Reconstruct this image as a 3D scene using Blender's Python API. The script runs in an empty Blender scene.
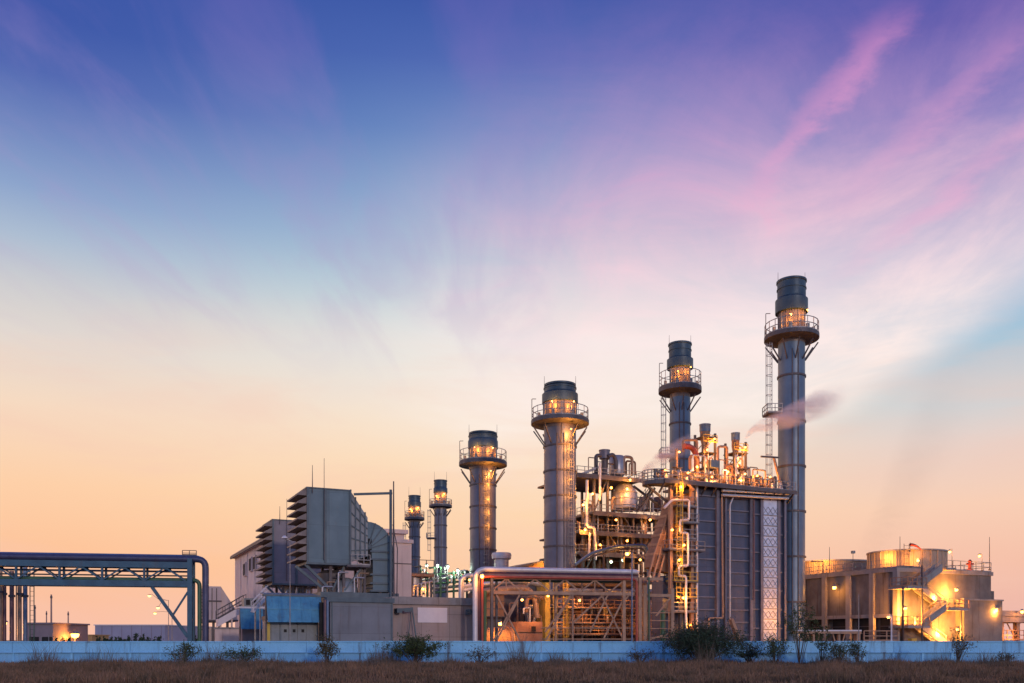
import bpy, math, random
import numpy as np
from mathutils import Vector, Matrix
random.seed(7); rng = np.random.default_rng(7)
PI = math.pi; LK = .62
SC = bpy.context.scene
COL = SC.collection
F = 887.0; HZ = 640.0; EYE = 2.0
A0 = math.radians(25.5)          # the plant grid is turned by this much against the boundary wall

# ------------------------------------------------------------------ frames
class Frame:
    """Local plant axes: u to the right and slightly away, v away. Photograph measurements become metres here."""
    def __init__(s, px, Y, a=A0, z=0.0):
        s.X0 = (px-512)/F*Y; s.Y0 = Y; s.c = math.cos(a); s.s = math.sin(a); s.a = a; s.z0 = z
    def u(s, px, v=0.0):
        k = (px-512)/F
        return (k*s.Y0 - s.X0 + v*(s.s + k*s.c))/(s.c - k*s.s)
    def v(s, px, u=0.0):
        k = (px-512)/F
        return (s.X0 + s.c*u - k*s.Y0 - k*s.s*u)/(s.s + k*s.c)
    def z(s, py, u=0.0, v=0.0):
        return EYE + (HZ-py)/F*(s.Y0 + s.s*u + s.c*v) - s.z0
    def w(s, n, u=0.0, v=0.0):
        return n*(s.Y0 + s.s*u + s.c*v)/F
    def p(s, px, py, v=0.0):
        u = s.u(px, v); return Vector((u, v, s.z(py, u, v)))
    @property
    def loc(s): return (s.X0, s.Y0, s.z0)

# ------------------------------------------------------------------ materials
def srgb(r, g, b):
    f = lambda c: (c/255/12.92) if c/255 <= .04045 else ((c/255+.055)/1.055)**2.4
    return (f(r), f(g), f(b), 1.0)

class NT:
    def __init__(s, tree): s.t = tree; s.n = tree.nodes; s.l = tree.links
    def new(s, t, **k):
        n = s.n.new(t)
        for a, b in k.items(): setattr(n, a, b)
        return n
    def val(s, sock, v):
        if hasattr(v, 'is_linked') or isinstance(v, bpy.types.NodeSocket): s.l.new(v, sock)
        else: sock.default_value = v
    def math(s, op, a, b=None, c=None, clamp=False):
        n = s.new('ShaderNodeMath', operation=op); n.use_clamp = clamp
        s.val(n.inputs[0], a)
        if b is not None: s.val(n.inputs[1], b)
        if c is not None: s.val(n.inputs[2], c)
        return n.outputs[0]
    def mix(s, f, a, b, mode='MIX'):
        n = s.new('ShaderNodeMix', data_type='RGBA', blend_type=mode)
        s.val(n.inputs[0], f); s.val(n.inputs[6], a); s.val(n.inputs[7], b)
        return n.outputs[2]
    def ramp(s, f, stops, interp='LINEAR'):
        n = s.new('ShaderNodeValToRGB'); cr = n.color_ramp; cr.interpolation = interp
        while len(cr.elements) > 1: cr.elements.remove(cr.elements[-1])
        for i, (p, c) in enumerate(stops):
            e = cr.elements[0] if i == 0 else cr.elements.new(p)
            e.position = p; e.color = c
        s.val(n.inputs[0], f); return n.outputs[0]
    def smooth(s, x, a, b):
        n = s.new('ShaderNodeMapRange', interpolation_type='SMOOTHSTEP')
        s.val(n.inputs[0], x); n.inputs[1].default_value = a; n.inputs[2].default_value = b
        n.inputs[3].default_value = 0; n.inputs[4].default_value = 1
        return n.outputs[0]
    def noise(s, vec, scale, detail=4, rough=.55, dist=0.0):
        n = s.new('ShaderNodeTexNoise'); s.l.new(vec, n.inputs['Vector'])
        n.inputs['Scale'].default_value = scale; n.inputs['Detail'].default_value = detail
        n.inputs['Roughness'].default_value = rough; n.inputs['Distortion'].default_value = dist
        return n.outputs[0]
    def mapping(s, vec, scale=(1,1,1), rot=(0,0,0), loc=(0,0,0)):
        n = s.new('ShaderNodeMapping'); s.l.new(vec, n.inputs[0])
        n.inputs['Scale'].default_value = scale; n.inputs['Rotation'].default_value = rot; n.inputs['Location'].default_value = loc
        return n.outputs[0]

def mat(name, c, c2=None, rough=.55, metal=0.0, scale=.5, streak=.5, dirt=(.09,.06,.045), dirt_amt=.25, bump=.02,
        wave=None, brick=None, spec=.5, fine=14):
    m = bpy.data.materials.new(name); m.use_nodes = True
    N = NT(m.node_tree); b = N.n['Principled BSDF']
    tc = N.new('ShaderNodeTexCoord').outputs['Object']
    c = (*c, 1); c2 = (*(c2 or tuple(x*.72 for x in c[:3])), 1)
    n1 = N.noise(tc, scale, 5, .6)
    n2 = N.noise(N.mapping(tc, (1.6, 1.6, .12)), 1.1, 5, .62)            # runs of rain and rust
    n3 = N.noise(tc, fine, 3, .6)
    col = N.mix(N.smooth(n1, .32, .68), c, c2)
    col = N.mix(N.math('MULTIPLY', N.smooth(n2, .52, .78), streak*dirt_amt*2.2, clamp=True), col, (*dirt, 1))
    col = N.mix(N.math('MULTIPLY', N.smooth(n3, .45, .75), dirt_amt*.55, clamp=True), col, (*dirt, 1))
    h = n3
    if brick:
        bt = N.new('ShaderNodeTexBrick'); bt.offset = 0
        rx = N.mapping(tc, (1,1,1), brick.get('rot', (PI/2,0,0))); N.l.new(rx, bt.inputs['Vector'])
        bt.inputs['Scale'].default_value = 1; bt.inputs['Brick Width'].default_value = brick['w']; bt.inputs['Row Height'].default_value = brick['h']
        bt.inputs['Mortar Size'].default_value = brick.get('m', .02)
        bt.inputs['Color1'].default_value = (1,1,1,1); bt.inputs['Color2'].default_value = (.82,.82,.84,1); bt.inputs['Mortar'].default_value = (.45,.43,.42,1)
        col = N.mix(1.0, col, bt.outputs[0], 'MULTIPLY')
    N.l.new(col, b.inputs['Base Color'])
    b.inputs['Metallic'].default_value = metal
    N.l.new(N.math('ADD', rough-.1, N.math('MULTIPLY', n1, .22)), b.inputs['Roughness'])
    b.inputs['Specular IOR Level'].default_value = spec
    bp = N.new('ShaderNodeBump'); bp.inputs['Strength'].default_value = .5; bp.inputs['Distance'].default_value = bump
    if wave:
        wv = N.new('ShaderNodeTexWave', wave_type='BANDS', bands_direction=wave[0]); N.l.new(tc, wv.inputs['Vector'])
        wv.inputs['Scale'].default_value = wave[1]
        h = N.math('ADD', N.math('MULTIPLY', n3, .3), N.math('MULTIPLY', wv.outputs[1], 1.5))
        bp.inputs['Distance'].default_value = .05
    N.l.new(h, bp.inputs['Height']); N.l.new(bp.outputs[0], b.inputs['Normal'])
    return m

def emis(name, c, s):
    m = bpy.data.materials.new(name); m.use_nodes = True
    b = m.node_tree.nodes['Principled BSDF']; b.inputs['Base Color'].default_value = (*c, 1)
    b.inputs['Emission Color'].default_value = (*c, 1); b.inputs['Emission Strength'].default_value = s
    return m

M = dict(
 stack = mat('blue_grey_steel', (.125,.185,.26), (.10,.145,.21), .42, .35, .35, .5, dirt=(.14,.11,.10), dirt_amt=.2),
 stackhaze = mat('hazed_steel', (.155,.165,.215), (.12,.13,.175), .45, .3, .35, .5, dirt=(.16,.11,.09), dirt_amt=.22),  # distance haze mixed into the steel colour, paler and mauver
 stackcap = mat('dark_steel', (.05,.09,.125), (.035,.065,.095), .45, .35, .6, .8, dirt_amt=.2),
 neck = mat('brown_steel', (.20,.17,.16), (.14,.12,.12), .45, .3, .9, .8, dirt=(.2,.09,.04), dirt_amt=.35),
 deck = mat('deck_steel', (.12,.115,.13), (.08,.08,.09), .6, .3, 1.2, .4, dirt=(.14,.07,.04), dirt_amt=.35),
 rail = mat('galvanised_rail', (.32,.31,.32), (.2,.2,.21), .5, .5, 2, .4, dirt_amt=.2),
 frame = mat('structural_steel', (.11,.10,.11), (.075,.07,.078), .55, .2, 1.2, .5, dirt=(.16,.08,.045), dirt_amt=.35),
 rackframe = mat('rack_steel', (.42,.25,.16), (.31,.18,.12), .55, .1, 1.2, .5, dirt=(.2,.1,.05), dirt_amt=.3),
 hrsg = mat('boiler_casing', (.085,.11,.18), (.062,.083,.135), .5, .3, .45, .9, dirt=(.2,.13,.10), dirt_amt=.3, brick=dict(w=2.1,h=2.2,m=.012)),
 hrsgrib = mat('boiler_ribs', (.19,.19,.24), (.14,.14,.18), .5, .3, 1, .8, dirt=(.18,.11,.08), dirt_amt=.3),
 casing = mat('rust_casing', (.33,.18,.11), (.22,.115,.07), .6, .05, .6, .9, dirt=(.16,.075,.04), dirt_amt=.45),
 silver = mat('bright_cladding', (.60,.66,.80), (.48,.54,.67), .38, .35, 1.6, .4, dirt=(.25,.22,.22), dirt_amt=.2, bump=.06, fine=3),
 pipe = mat('clad_pipe', (.58,.56,.56), (.46,.44,.45), .38, .55, 1.2, .4, dirt_amt=.18),
 pipewarm = mat('tan_pipe', (.40,.27,.18), (.28,.18,.12), .5, .2, 1.4, .5, dirt=(.2,.1,.05), dirt_amt=.35),
 pipewhite = mat('white_pipe', (.72,.68,.68), (.62,.58,.59), .4, .2, 1.0, .5, dirt_amt=.18),
 pipered = mat('red_pipe', (.46,.085,.05), (.34,.06,.04), .45, .1, 1.2, .5, dirt_amt=.2),
 pipeblue = mat('blue_pipe', (.13,.21,.34), (.10,.16,.26), .4, .35, 1.2, .5, dirt_amt=.18),
 pipedark = mat('dark_blue_pipe', (.075,.085,.16), (.055,.06,.12), .42, .2, 1.2, .5, dirt=(.14,.06,.06), dirt_amt=.3),
 pipemaroon = mat('maroon_pipe', (.19,.10,.11), (.13,.075,.085), .42, .25, 1.2, .5, dirt_amt=.2),
 pipegreen = mat('green_pipe', (.07,.17,.10), (.05,.12,.07), .45, .1, 1.2, .5, dirt_amt=.25),
 bridge = mat('bridge_steel', (.05,.135,.20), (.04,.10,.155), .5, .2, 1.0, .5, dirt=(.12,.07,.05), dirt_amt=.25),
 filt = mat('filter_house_paint', (.125,.205,.25), (.10,.17,.21), .5, .15, .35, 1.0, dirt=(.10,.10,.10), dirt_amt=.22, brick=dict(w=2.4,h=3.6,m=.01)),
 filt2 = mat('filter_house_paint_grey', (.26,.235,.275), (.215,.195,.23), .5, .1, .35, 1.0, dirt=(.12,.1,.1), dirt_amt=.22, brick=dict(w=2.4,h=3.6,m=.01)),
 filtrib = mat('filter_rib_paint', (.085,.13,.16), (.065,.10,.125), .5, .15, 1, .6, dirt_amt=.2),
 hood = mat('hood_steel', (.26,.21,.19), (.19,.155,.145), .6, .1, 1, .5, dirt_amt=.3),
 trans = mat('duct_paint', (.27,.30,.33), (.21,.24,.265), .5, .1, .5, 1.0, dirt_amt=.25),
 dark = mat('dark_void', (.018,.017,.018), (.012,.012,.013), .8, 0, 1, 0, dirt_amt=.05),
 cladding = mat('pale_cladding', (.72,.60,.58), (.62,.51,.50), .6, 0, .25, 1.0, dirt=(.25,.19,.17), dirt_amt=.3, wave=('X', 3.2)),
 cladding2 = mat('cream_cladding', (.72,.58,.53), (.62,.50,.46), .6, 0, .25, 1.0, dirt=(.28,.2,.17), dirt_amt=.28),
 enclosure = mat('grey_blue_enclosure', (.19,.215,.255), (.15,.172,.205), .5, .1, .4, 1.0, dirt_amt=.22, brick=dict(w=3.1,h=2.6,m=.012)),
 beigewall = mat('beige_panel_wall', (.42,.34,.31), (.35,.28,.26), .65, 0, .4, 1.0, dirt=(.2,.14,.11), dirt_amt=.3, brick=dict(w=3.0,h=2.3,m=.02)),
 bluetarp = mat('blue_sheet', (.085,.31,.46), (.05,.22,.38), .5, 0, .9, .8, dirt=(.05,.08,.14), dirt_amt=.4, bump=.05, fine=4),
 cabinet = mat('cabinet_paint', (.22,.25,.27), (.17,.195,.21), .5, .05, .7, .9, dirt_amt=.3),
 yellow = mat('yellow_paint', (.62,.42,.06), (.5,.33,.05), .5, 0, 1, .5, dirt_amt=.25),
 concrete = mat('weathered_concrete', (.21,.20,.195), (.12,.112,.108), .85, 0, .28, 1.3, dirt=(.08,.065,.055), dirt_amt=.5, bump=.05),
 concrete2 = mat('pale_concrete', (.33,.315,.305), (.25,.235,.225), .85, 0, .5, 1.2, dirt=(.13,.11,.1), dirt_amt=.4, bump=.03),
 drum = mat('drum_plate', (.36,.37,.42), (.28,.29,.33), .35, .45, .8, .6, dirt=(.2,.1,.06), dirt_amt=.3),
 tank = mat('tank_plate', (.42,.33,.24), (.34,.26,.19), .6, .1, .5, 1.0, dirt=(.18,.11,.06), dirt_amt=.35, wave=('X', 1.2)),
 wall = mat('blue_grey_paint', (.30,.68,.97), (.23,.58,.88), .7, 0, .22, 1.2, dirt=(.12,.17,.22), dirt_amt=.5, bump=.03),
 wallpost = mat('blue_grey_post', (.24,.55,.84), (.18,.46,.74), .75, 0, .5, 1.2, dirt=(.10,.12,.15), dirt_amt=.6, bump=.03),
 farwall = mat('far_shed', (.33,.33,.45), (.28,.28,.39), .7, 0, .1, .6, dirt_amt=.12),
 fardark = mat('far_block', (.26,.21,.24), (.2,.165,.19), .8, 0, .2, .6, dirt_amt=.2),
 farwarm = mat('ochre_block', (.55,.33,.14), (.45,.26,.11), .8, 0, .2, .6, dirt_amt=.2),
 farstack = mat('far_chimney', (.40,.26,.22), (.32,.20,.18), .7, 0, .5, .5, dirt_amt=.2),
 sign = mat('white_board', (.72,.68,.70), (.66,.62,.65), .5, 0, .8, .3, dirt_amt=.1),
 redcloth = mat('red_cloth', (.5,.05,.03), (.38,.04,.03), .8, 0, 2, 0, dirt_amt=.1),
 lamphead = mat('lamp_housing', (.3,.3,.3), (.2,.2,.2), .5, .4, 3, .2, dirt_amt=.1),
 bark = mat('bark', (.085,.06,.045), (.05,.036,.028), .9, 0, 6, .3, dirt_amt=.2),
 soil = mat('soil', (.085,.06,.045), (.055,.04,.03), .95, 0, .3, 0, dirt_amt=.2, bump=.05),
)
M['glow'] = emis('sodium_lamp', (1.0,.44,.09), 8)
M['glowwhite'] = emis('mercury_lamp', (.62,1.0,.66), 3)

def leafmat(name, a, b, sc=1.5):
    m = bpy.data.materials.new(name); m.use_nodes = True
    N = NT(m.node_tree); bs = N.n['Principled BSDF']
    g = N.new('ShaderNodeTexCoord').outputs['Object']
    n = N.noise(g, sc, 4, .7); n2 = N.noise(g, sc*14, 2, .7)
    N.l.new(N.mix(N.smooth(N.math('ADD', N.math('MULTIPLY', n, .6), N.math('MULTIPLY', n2, .4)), .35, .65), (*a,1), (*b,1)), bs.inputs['Base Color'])
    bs.inputs['Roughness'].default_value = .75
    return m
M['leaf'] = leafmat('leaf_green', (.03,.055,.018), (.075,.105,.03))
M['leafdark'] = leafmat('leaf_dark', (.014,.035,.018), (.04,.07,.03))
M['leafdry'] = leafmat('leaf_dry', (.075,.07,.028), (.13,.10,.045))
M['grass'] = leafmat('dry_grass', (.30,.165,.095), (.07,.055,.03), .55)
M['weeds'] = leafmat('dry_stalk', (.16,.11,.09), (.09,.085,.05), .8)

# ------------------------------------------------------------------ mesh builder
def V(*a): return Vector(a)
class MB:
    def __init__(s): s.v = []; s.f = []; s.sm = []
    def _add(s, vs, fs, smooth=False):
        b = len(s.v); s.v += [tuple(x) for x in vs]
        for f in fs: s.f.append(tuple(b+i for i in f)); s.sm.append(smooth)
        return s
    def box(s, x0, x1, y0, y1, z0, z1):
        if x1 < x0: x0, x1 = x1, x0
        if y1 < y0: y0, y1 = y1, y0
        if z1 < z0: z0, z1 = z1, z0
        vs = [(x,y,z) for z in (z0,z1) for y in (y0,y1) for x in (x0,x1)]
        return s._add(vs, [(0,2,3,1),(4,5,7,6),(0,1,5,4),(2,6,7,3),(0,4,6,2),(1,3,7,5)])
    def bar(s, p, q, w, h=None):
        h = h or w; p = Vector(p); q = Vector(q); d = (q-p)
        if d.length < 1e-6: return s
        d.normalize(); up = V(0,0,1) if abs(d.z) < .95 else V(0,1,0)
        a = d.cross(up).normalized()*(w/2); b = a.cross(d).normalized()*(h/2)
        vs = [e+i*a+j*b for e in (p,q) for i, j in ((-1,-1),(1,-1),(1,1),(-1,1))]
        return s._add(vs, [(0,1,2,3),(7,6,5,4),(0,4,5,1),(1,5,6,2),(2,6,7,3),(3,7,4,0)])
    def tube(s, p, q, r, n=10, r2=None, caps=True):
        p = Vector(p); q = Vector(q); r2 = r if r2 is None else r2
        d = (q-p).normalized(); up = V(0,0,1) if abs(d.z) < .95 else V(0,1,0)
        a = d.cross(up).normalized(); b = a.cross(d).normalized()
        vs = [e + rr*(a*math.cos(2*PI*i/n)+b*math.sin(2*PI*i/n)) for e, rr in ((p,r),(q,r2)) for i in range(n)]
        s._add(vs, [(i,(i+1)%n,n+(i+1)%n,n+i) for i in range(n)], True)
        if caps: s._add(vs[:n], [tuple(range(n))][:1]); s._add(vs[n:], [tuple(reversed(range(n)))])
        return s
    def path(s, pts, r, n=10, bend=None):
        """A pipe through pts with rounded elbows."""
        pts = [Vector(p) for p in pts]; bend = bend if bend is not None else r*2.2
        out = [pts[0]]
        for i in range(1, len(pts)-1):
            a, b, c = pts[i-1], pts[i], pts[i+1]
            d1 = (a-b); d2 = (c-b); k = min(bend, d1.length*.45, d2.length*.45)
            p1 = b + d1.normalized()*k; p2 = b + d2.normalized()*k
            for t in (0,.2,.4,.6,.8,1): out.append(p1*(1-t)**2 + b*2*t*(1-t) + p2*t*t)
        out.append(pts[-1])
        rings = []; prev = None
        for i, p in enumerate(out):
            d = (out[min(i+1,len(out)-1)] - out[max(i-1,0)]).normalized()
            if prev is None:
                up = V(0,0,1) if abs(d.z) < .9 else V(0,1,0); a = d.cross(up).normalized()
            else: a = (prev - d*prev.dot(d)).normalized()
            prev = a; b = a.cross(d).normalized()
            rings.append([p + r*(a*math.cos(2*PI*j/n)+b*math.sin(2*PI*j/n)) for j in range(n)])
        vs = [v for R in rings for v in R]; m = len(rings)
        fs = [(k*n+j, k*n+(j+1)%n, (k+1)*n+(j+1)%n, (k+1)*n+j) for k in range(m-1) for j in range(n)]
        s._add(vs, fs, True); s._add(rings[0], [tuple(range(n))]); s._add(rings[-1], [tuple(reversed(range(n)))])
        return s
    def lathe(s, prof, n=32, c=(0,0,0), axis='z', caps=True):
        vs = []
        for r, h in prof:
            for i in range(n):
                a = 2*PI*i/n; x, y = r*math.cos(a), r*math.sin(a)
                q = (x,y,h) if axis == 'z' else ((h,x,y) if axis == 'x' else (x,h,y))
                vs.append((q[0]+c[0], q[1]+c[1], q[2]+c[2]))
        m = len(prof)
        s._add(vs, [(k*n+i, k*n+(i+1)%n, (k+1)*n+(i+1)%n, (k+1)*n+i) for k in range(m-1) for i in range(n)], True)
        if caps: s._add(vs[:n], [tuple(reversed(range(n)))]); s._add(vs[-n:], [tuple(range(n))])
        return s
    def prism(s, poly, y0, y1):
        """poly in the x-z plane, pushed along y."""
        n = len(poly); vs = [(x,y0,z) for x,z in poly] + [(x,y1,z) for x,z in poly]
        return s._add(vs, [tuple(range(n)), tuple(reversed(range(n,2*n)))] + [(i,n+i,n+(i+1)%n,(i+1)%n) for i in range(n)])
    def prismx(s, poly, x0, x1):
        n = len(poly); vs = [(x0,y,z) for y,z in poly] + [(x1,y,z) for y,z in poly]
        return s._add(vs, [tuple(range(n)), tuple(reversed(range(n,2*n)))] + [(i,n+i,n+(i+1)%n,(i+1)%n) for i in range(n)])
    def rail(s, pts, h=1.1, r=.035, step=1.4, closed=False, mids=(.5,)):
        pts = [Vector(p) for p in pts]
        if closed: pts = pts + [pts[0]]
        for a, b in zip(pts, pts[1:]):
            for k in (1.0,)+tuple(mids): s.bar(a+V(0,0,h*k), b+V(0,0,h*k), r*2, r*2)
            s.bar(a+V(0,0,.08), b+V(0,0,.08), .02, .14)
            m = max(1, round((b-a).length/step))
            for i in range(m): s.bar(a.lerp(b, i/m), a.lerp(b, i/m)+V(0,0,h), r*2)
        s.bar(pts[-1], pts[-1]+V(0,0,h), r*2)
        return s
    def ladder(s, x, y, z0, z1, w=.5, cage=True, facing=(0,-1), rung=.6, r=.03):
        fx, fy = facing; sx, sy = -fy, fx
        for k in (-1, 1): s.bar((x+sx*w/2*k, y+sy*w/2*k, z0), (x+sx*w/2*k, y+sy*w/2*k, z1), r*2)
        z = z0+.3
        while z < z1: s.bar((x-sx*w/2, y-sy*w/2, z), (x+sx*w/2, y+sy*w/2, z), r*1.6); z += rung
        if cage:
            pts = [(x + sx*(w*.75)*math.cos(t) + fx*.75*math.sin(t), y + sy*(w*.75)*math.cos(t) + fy*.75*math.sin(t)) for t in [PI*i/6 for i in range(7)]]
            z = z0+2.2
            while z < z1:
                for a, b in zip(pts, pts[1:]): s.bar((*a, z), (*b, z), .04, .06)
                z += 1.3
            for p in pts[1:-1:1]: s.bar((*p, z0+2.2), (*p, z1), .035)
        return s
    def stairs(s, p, q, w=.9, side=(0,1,0)):
        """stringers, treads and handrails from p up to q; the flight is w wide along side"""
        p = Vector(p); q = Vector(q); sd = Vector(side)*w
        n = max(3, int(abs(q.z-p.z)/.22))
        for o in (V(0,0,0), sd):
            s.bar(p+o, q+o, .08, .26)
            for k in (.55, 1.05): s.bar(p+o+V(0,0,k), q+o+V(0,0,k), .05)
            for i in range(0, n+1, 4): s.bar(p.lerp(q, i/n)+o, p.lerp(q, i/n)+o+V(0,0,1.05), .05)
        d = (q-p); d.z = 0; d = d.normalized()*.13
        for i in range(1, n):
            c = p.lerp(q, i/n); s._add([c-d, c+d, c+d+sd, c-d+sd], [(0,1,2,3)])
            s._add([c-d-V(0,0,.04), c+d-V(0,0,.04), c+d+sd-V(0,0,.04), c-d+sd-V(0,0,.04)], [(3,2,1,0)])
        return s
    def build(s, name, m, parent=None, sharp=35):
        me = bpy.data.meshes.new(name); me.from_pydata(s.v, [], s.f); me.update()
        me.polygons.foreach_set('use_smooth', s.sm)
        if any(s.sm): me.set_sharp_from_angle(angle=math.radians(sharp))
        me.materials.append(M[m] if isinstance(m, str) else m)
        o = bpy.data.objects.new(name, me); COL.objects.link(o)
        if parent is not None: o.parent = parent
        return o

def thing(name, label, cat, fr=None, group=None, loc=(0,0,0), rz=0.0):
    o = bpy.data.objects.new(name, None); COL.objects.link(o); o.empty_display_size = .3
    if fr is not None: o.location = fr.loc; o.rotation_euler = (0,0,fr.a)
    else: o.location = loc; o.rotation_euler = (0,0,rz)
    o['label'] = label; o['category'] = cat
    if group: o['group'] = group
    return o
def tag(o, label=None, cat=None, group=None, kind=None):
    if label: o['label'] = label
    if cat: o['category'] = cat
    if group: o['group'] = group
    if kind: o['kind'] = kind
    return o
def light(p, power, parent=None, c=(1.0,.34,.045), size=.25):
    power *= LK
    l = bpy.data.lights.new('lamp_or_fill_light', 'POINT'); l.energy = power; l.color = c; l.shadow_soft_size = size
    o = bpy.data.objects.new('lamp_or_fill_light', l); COL.objects.link(o); o.location = p
    if parent is not None: o.parent = parent
    return o
def lamp(parent, p, power, r=.16, white=False, off=(0,-.35,-.1)):
    """a bulkhead light: a hood with a glowing globe under it, and its light"""
    p = Vector(p); r *= .78
    h = MB().lathe([(r*.5, r*2.0), (r*1.25, r*1.1), (r*1.35, r*.75), (r*1.2,r*.7)], 12, p).build('lamp', 'lamphead', parent)
    MB().lathe([(r*.5,-r*.8),(r*.9,-r*.4),(r,.0),(r*.95,r*.5),(r*.6,r*.9)], 12, p).build('bulb', 'glowwhite' if white else 'glow', h)
    light(p+Vector(off), power, parent, (.8,1.0,.75) if white else (1.0,.34,.045), r)
def copy_tree(o, parent=None):
    c = o.copy(); COL.objects.link(c)
    c.parent = parent
    for ch in list(o.children): copy_tree(ch, c)
    return c
# ------------------------------------------------------------------ world, sun, camera
W = bpy.data.worlds.new('World'); SC.world = W; W.use_nodes = True
N = NT(W.node_tree); bg = N.n['Background']; wo = N.n['World Output']
gen = N.new('ShaderNodeTexCoord').outputs['Generated']
sp = N.new('ShaderNodeSeparateXYZ'); N.l.new(gen, sp.inputs[0]); x, y, z = sp.outputs
hyp = N.math('MAXIMUM', N.math('SQRT', N.math('ADD', N.math('MULTIPLY', x, x), N.math('MULTIPLY', y, y))), .001)
t = N.math('MINIMUM', N.math('MAXIMUM', N.math('DIVIDE', z, hyp), 0.0), 1.0)
az = N.math('ARCTAN2', x, y)
def stops(rows, k): return [(min(1, (640-yy)/887*k), srgb(*c)) for yy, c in sorted(rows, reverse=True)] + [(1.0, srgb(44,68,150))]
mid = [(0,(60,88,166)),(60,(76,104,177)),(130,(104,137,192)),(200,(140,170,205)),(260,(170,196,212)),(300,(198,214,218)),(345,(230,231,225)),(400,(245,231,214)),(460,(251,221,188)),(520,(252,211,168)),(580,(251,199,160)),(640,(248,196,172))]
lef = [(0,(60,86,166)),(60,(80,102,175)),(120,(112,134,189)),(180,(140,163,202)),(230,(172,188,208)),(280,(205,204,206)),(330,(226,215,206)),(400,(245,216,190)),(480,(252,205,164)),(560,(251,190,147)),(600,(249,188,155)),(640,(247,190,168))]
rig = [(0,(80,84,168)),(100,(96,110,184)),(200,(128,152,200)),(290,(152,186,214)),(340,(170,198,215)),(380,(198,208,213)),(430,(228,208,200)),(500,(247,204,178)),(560,(244,190,166)),(640,(232,176,168))]
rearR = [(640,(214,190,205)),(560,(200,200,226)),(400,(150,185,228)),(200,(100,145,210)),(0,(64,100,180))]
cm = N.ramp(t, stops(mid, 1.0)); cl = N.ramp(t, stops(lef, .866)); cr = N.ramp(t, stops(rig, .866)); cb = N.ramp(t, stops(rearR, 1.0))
base = N.mix(N.smooth(N.math('MULTIPLY', az, -1), .0, .50), cm, cl)
base = N.mix(N.smooth(az, .05, .50), base, cr)
# cirrus: a flat layer high above, seen in true perspective
zz = N.math('MAXIMUM', z, .02)
cb_ = N.new('ShaderNodeCombineXYZ'); N.l.new(N.math('DIVIDE', x, zz), cb_.inputs[0]); N.l.new(N.math('DIVIDE', y, zz), cb_.inputs[1])
pl = cb_.outputs[0]; plx = N.math('DIVIDE', x, zz)
warp = N.noise(pl, .9, 3, .6)
wx = N.math('ADD', plx, N.math('MULTIPLY', N.math('SUBTRACT', warp, .5), .5))
wx2 = N.math('SUBTRACT', wx, N.math('MULTIPLY', N.math('SUBTRACT', t, .34), 1.1))
maskR = N.math('MULTIPLY', N.smooth(wx2, -.62, .22), N.math('SUBTRACT', 1.0, N.smooth(plx, 1.28, 1.62)))
sR = N.noise(N.mapping(pl, (1.25,.95,1), (0,0,math.radians(-38))), 1.4, 9, .64, 1.1)
sR2 = N.noise(N.mapping(pl, (.8,.8,1), (0,0,math.radians(-14)), (3.3,1.7,0)), 1.2, 8, .62, 1.2)
sL = N.noise(N.mapping(pl, (3.4,.8,1), (0,0,math.radians(32)), (1.2,4.1,0)), 1.2, 6, .55, .5)
soft = N.smooth(N.math('ADD', N.math('MULTIPLY', sR, .5), N.math('MULTIPLY', sR2, .5)), .34, .68)
pink = N.ramp(t, [(0,srgb(252,196,160)),(.14,srgb(252,214,184)),(.24,srgb(253,238,228)),(.34,srgb(251,232,230)),(.40,srgb(242,214,222)),(.46,srgb(234,192,212)),(.56,srgb(212,160,204)),(.68,srgb(176,128,194)),(.9,srgb(140,104,186))])
opR = N.math('MULTIPLY', N.math('MULTIPLY', maskR, N.math('ADD', N.ramp(t, [(.15,(.3,.3,.3,1)),(.28,(.72,.72,.72,1)),(.42,(.5,.5,.5,1)),(.54,(.2,.2,.2,1)),(.66,(.06,.06,.06,1))]), N.math('MULTIPLY', soft, .55))), N.ramp(t, [(0,(.25,)*3+(1,)),(.25,(.8,)*3+(1,)),(.32,(1,)*3+(1,)),(.5,(1,)*3+(1,)),(.7,(.72,)*3+(1,))]), clamp=True)
hot = N.math('MULTIPLY', N.math('MULTIPLY', maskR, N.smooth(sR, .56, .80)), N.math('MULTIPLY', N.smooth(t, .3, .48), .42))
skyc = N.mix(opR, base, pink)
skyc = N.mix(hot, skyc, srgb(238,150,200))
opL = N.math('MULTIPLY', N.math('MULTIPLY', N.smooth(sL, .42, .66), N.math('SUBTRACT', 1.0, N.smooth(plx, -.1, .4))), N.math('MULTIPLY', N.smooth(t, .22, .42), .36))
skyc = N.mix(opL, skyc, N.ramp(t, [(.25,srgb(214,190,205)),(.45,srgb(168,150,200)),(.7,srgb(120,104,184))]))
ply = N.math('DIVIDE', y, zz)
def streak(x0, y0, x1, y1, wd, op, seed):
    u_ = N.math('DIVIDE', N.math('SUBTRACT', ply, y0), y1-y0)
    wn_ = N.noise(N.mapping(pl, (1,1,1), (0,0,0), (seed,seed*.7,0)), 3.2, 6, .62)
    off = N.math('SUBTRACT', N.math('SUBTRACT', plx, N.math('MULTIPLY_ADD', u_, x1-x0, x0)), N.math('MULTIPLY', N.math('SUBTRACT', wn_, .5), .26))
    a_ = N.math('SUBTRACT', 1.0, N.smooth(N.math('ABSOLUTE', off), 0.0, wd))
    e_ = N.math('MULTIPLY', N.smooth(u_, -.05, .12), N.math('SUBTRACT', 1.0, N.smooth(u_, .35, 1.0)))
    return N.math('MULTIPLY', N.math('MULTIPLY', a_, e_), N.math('MULTIPLY', N.smooth(wn_, .25, .6), op))
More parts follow.
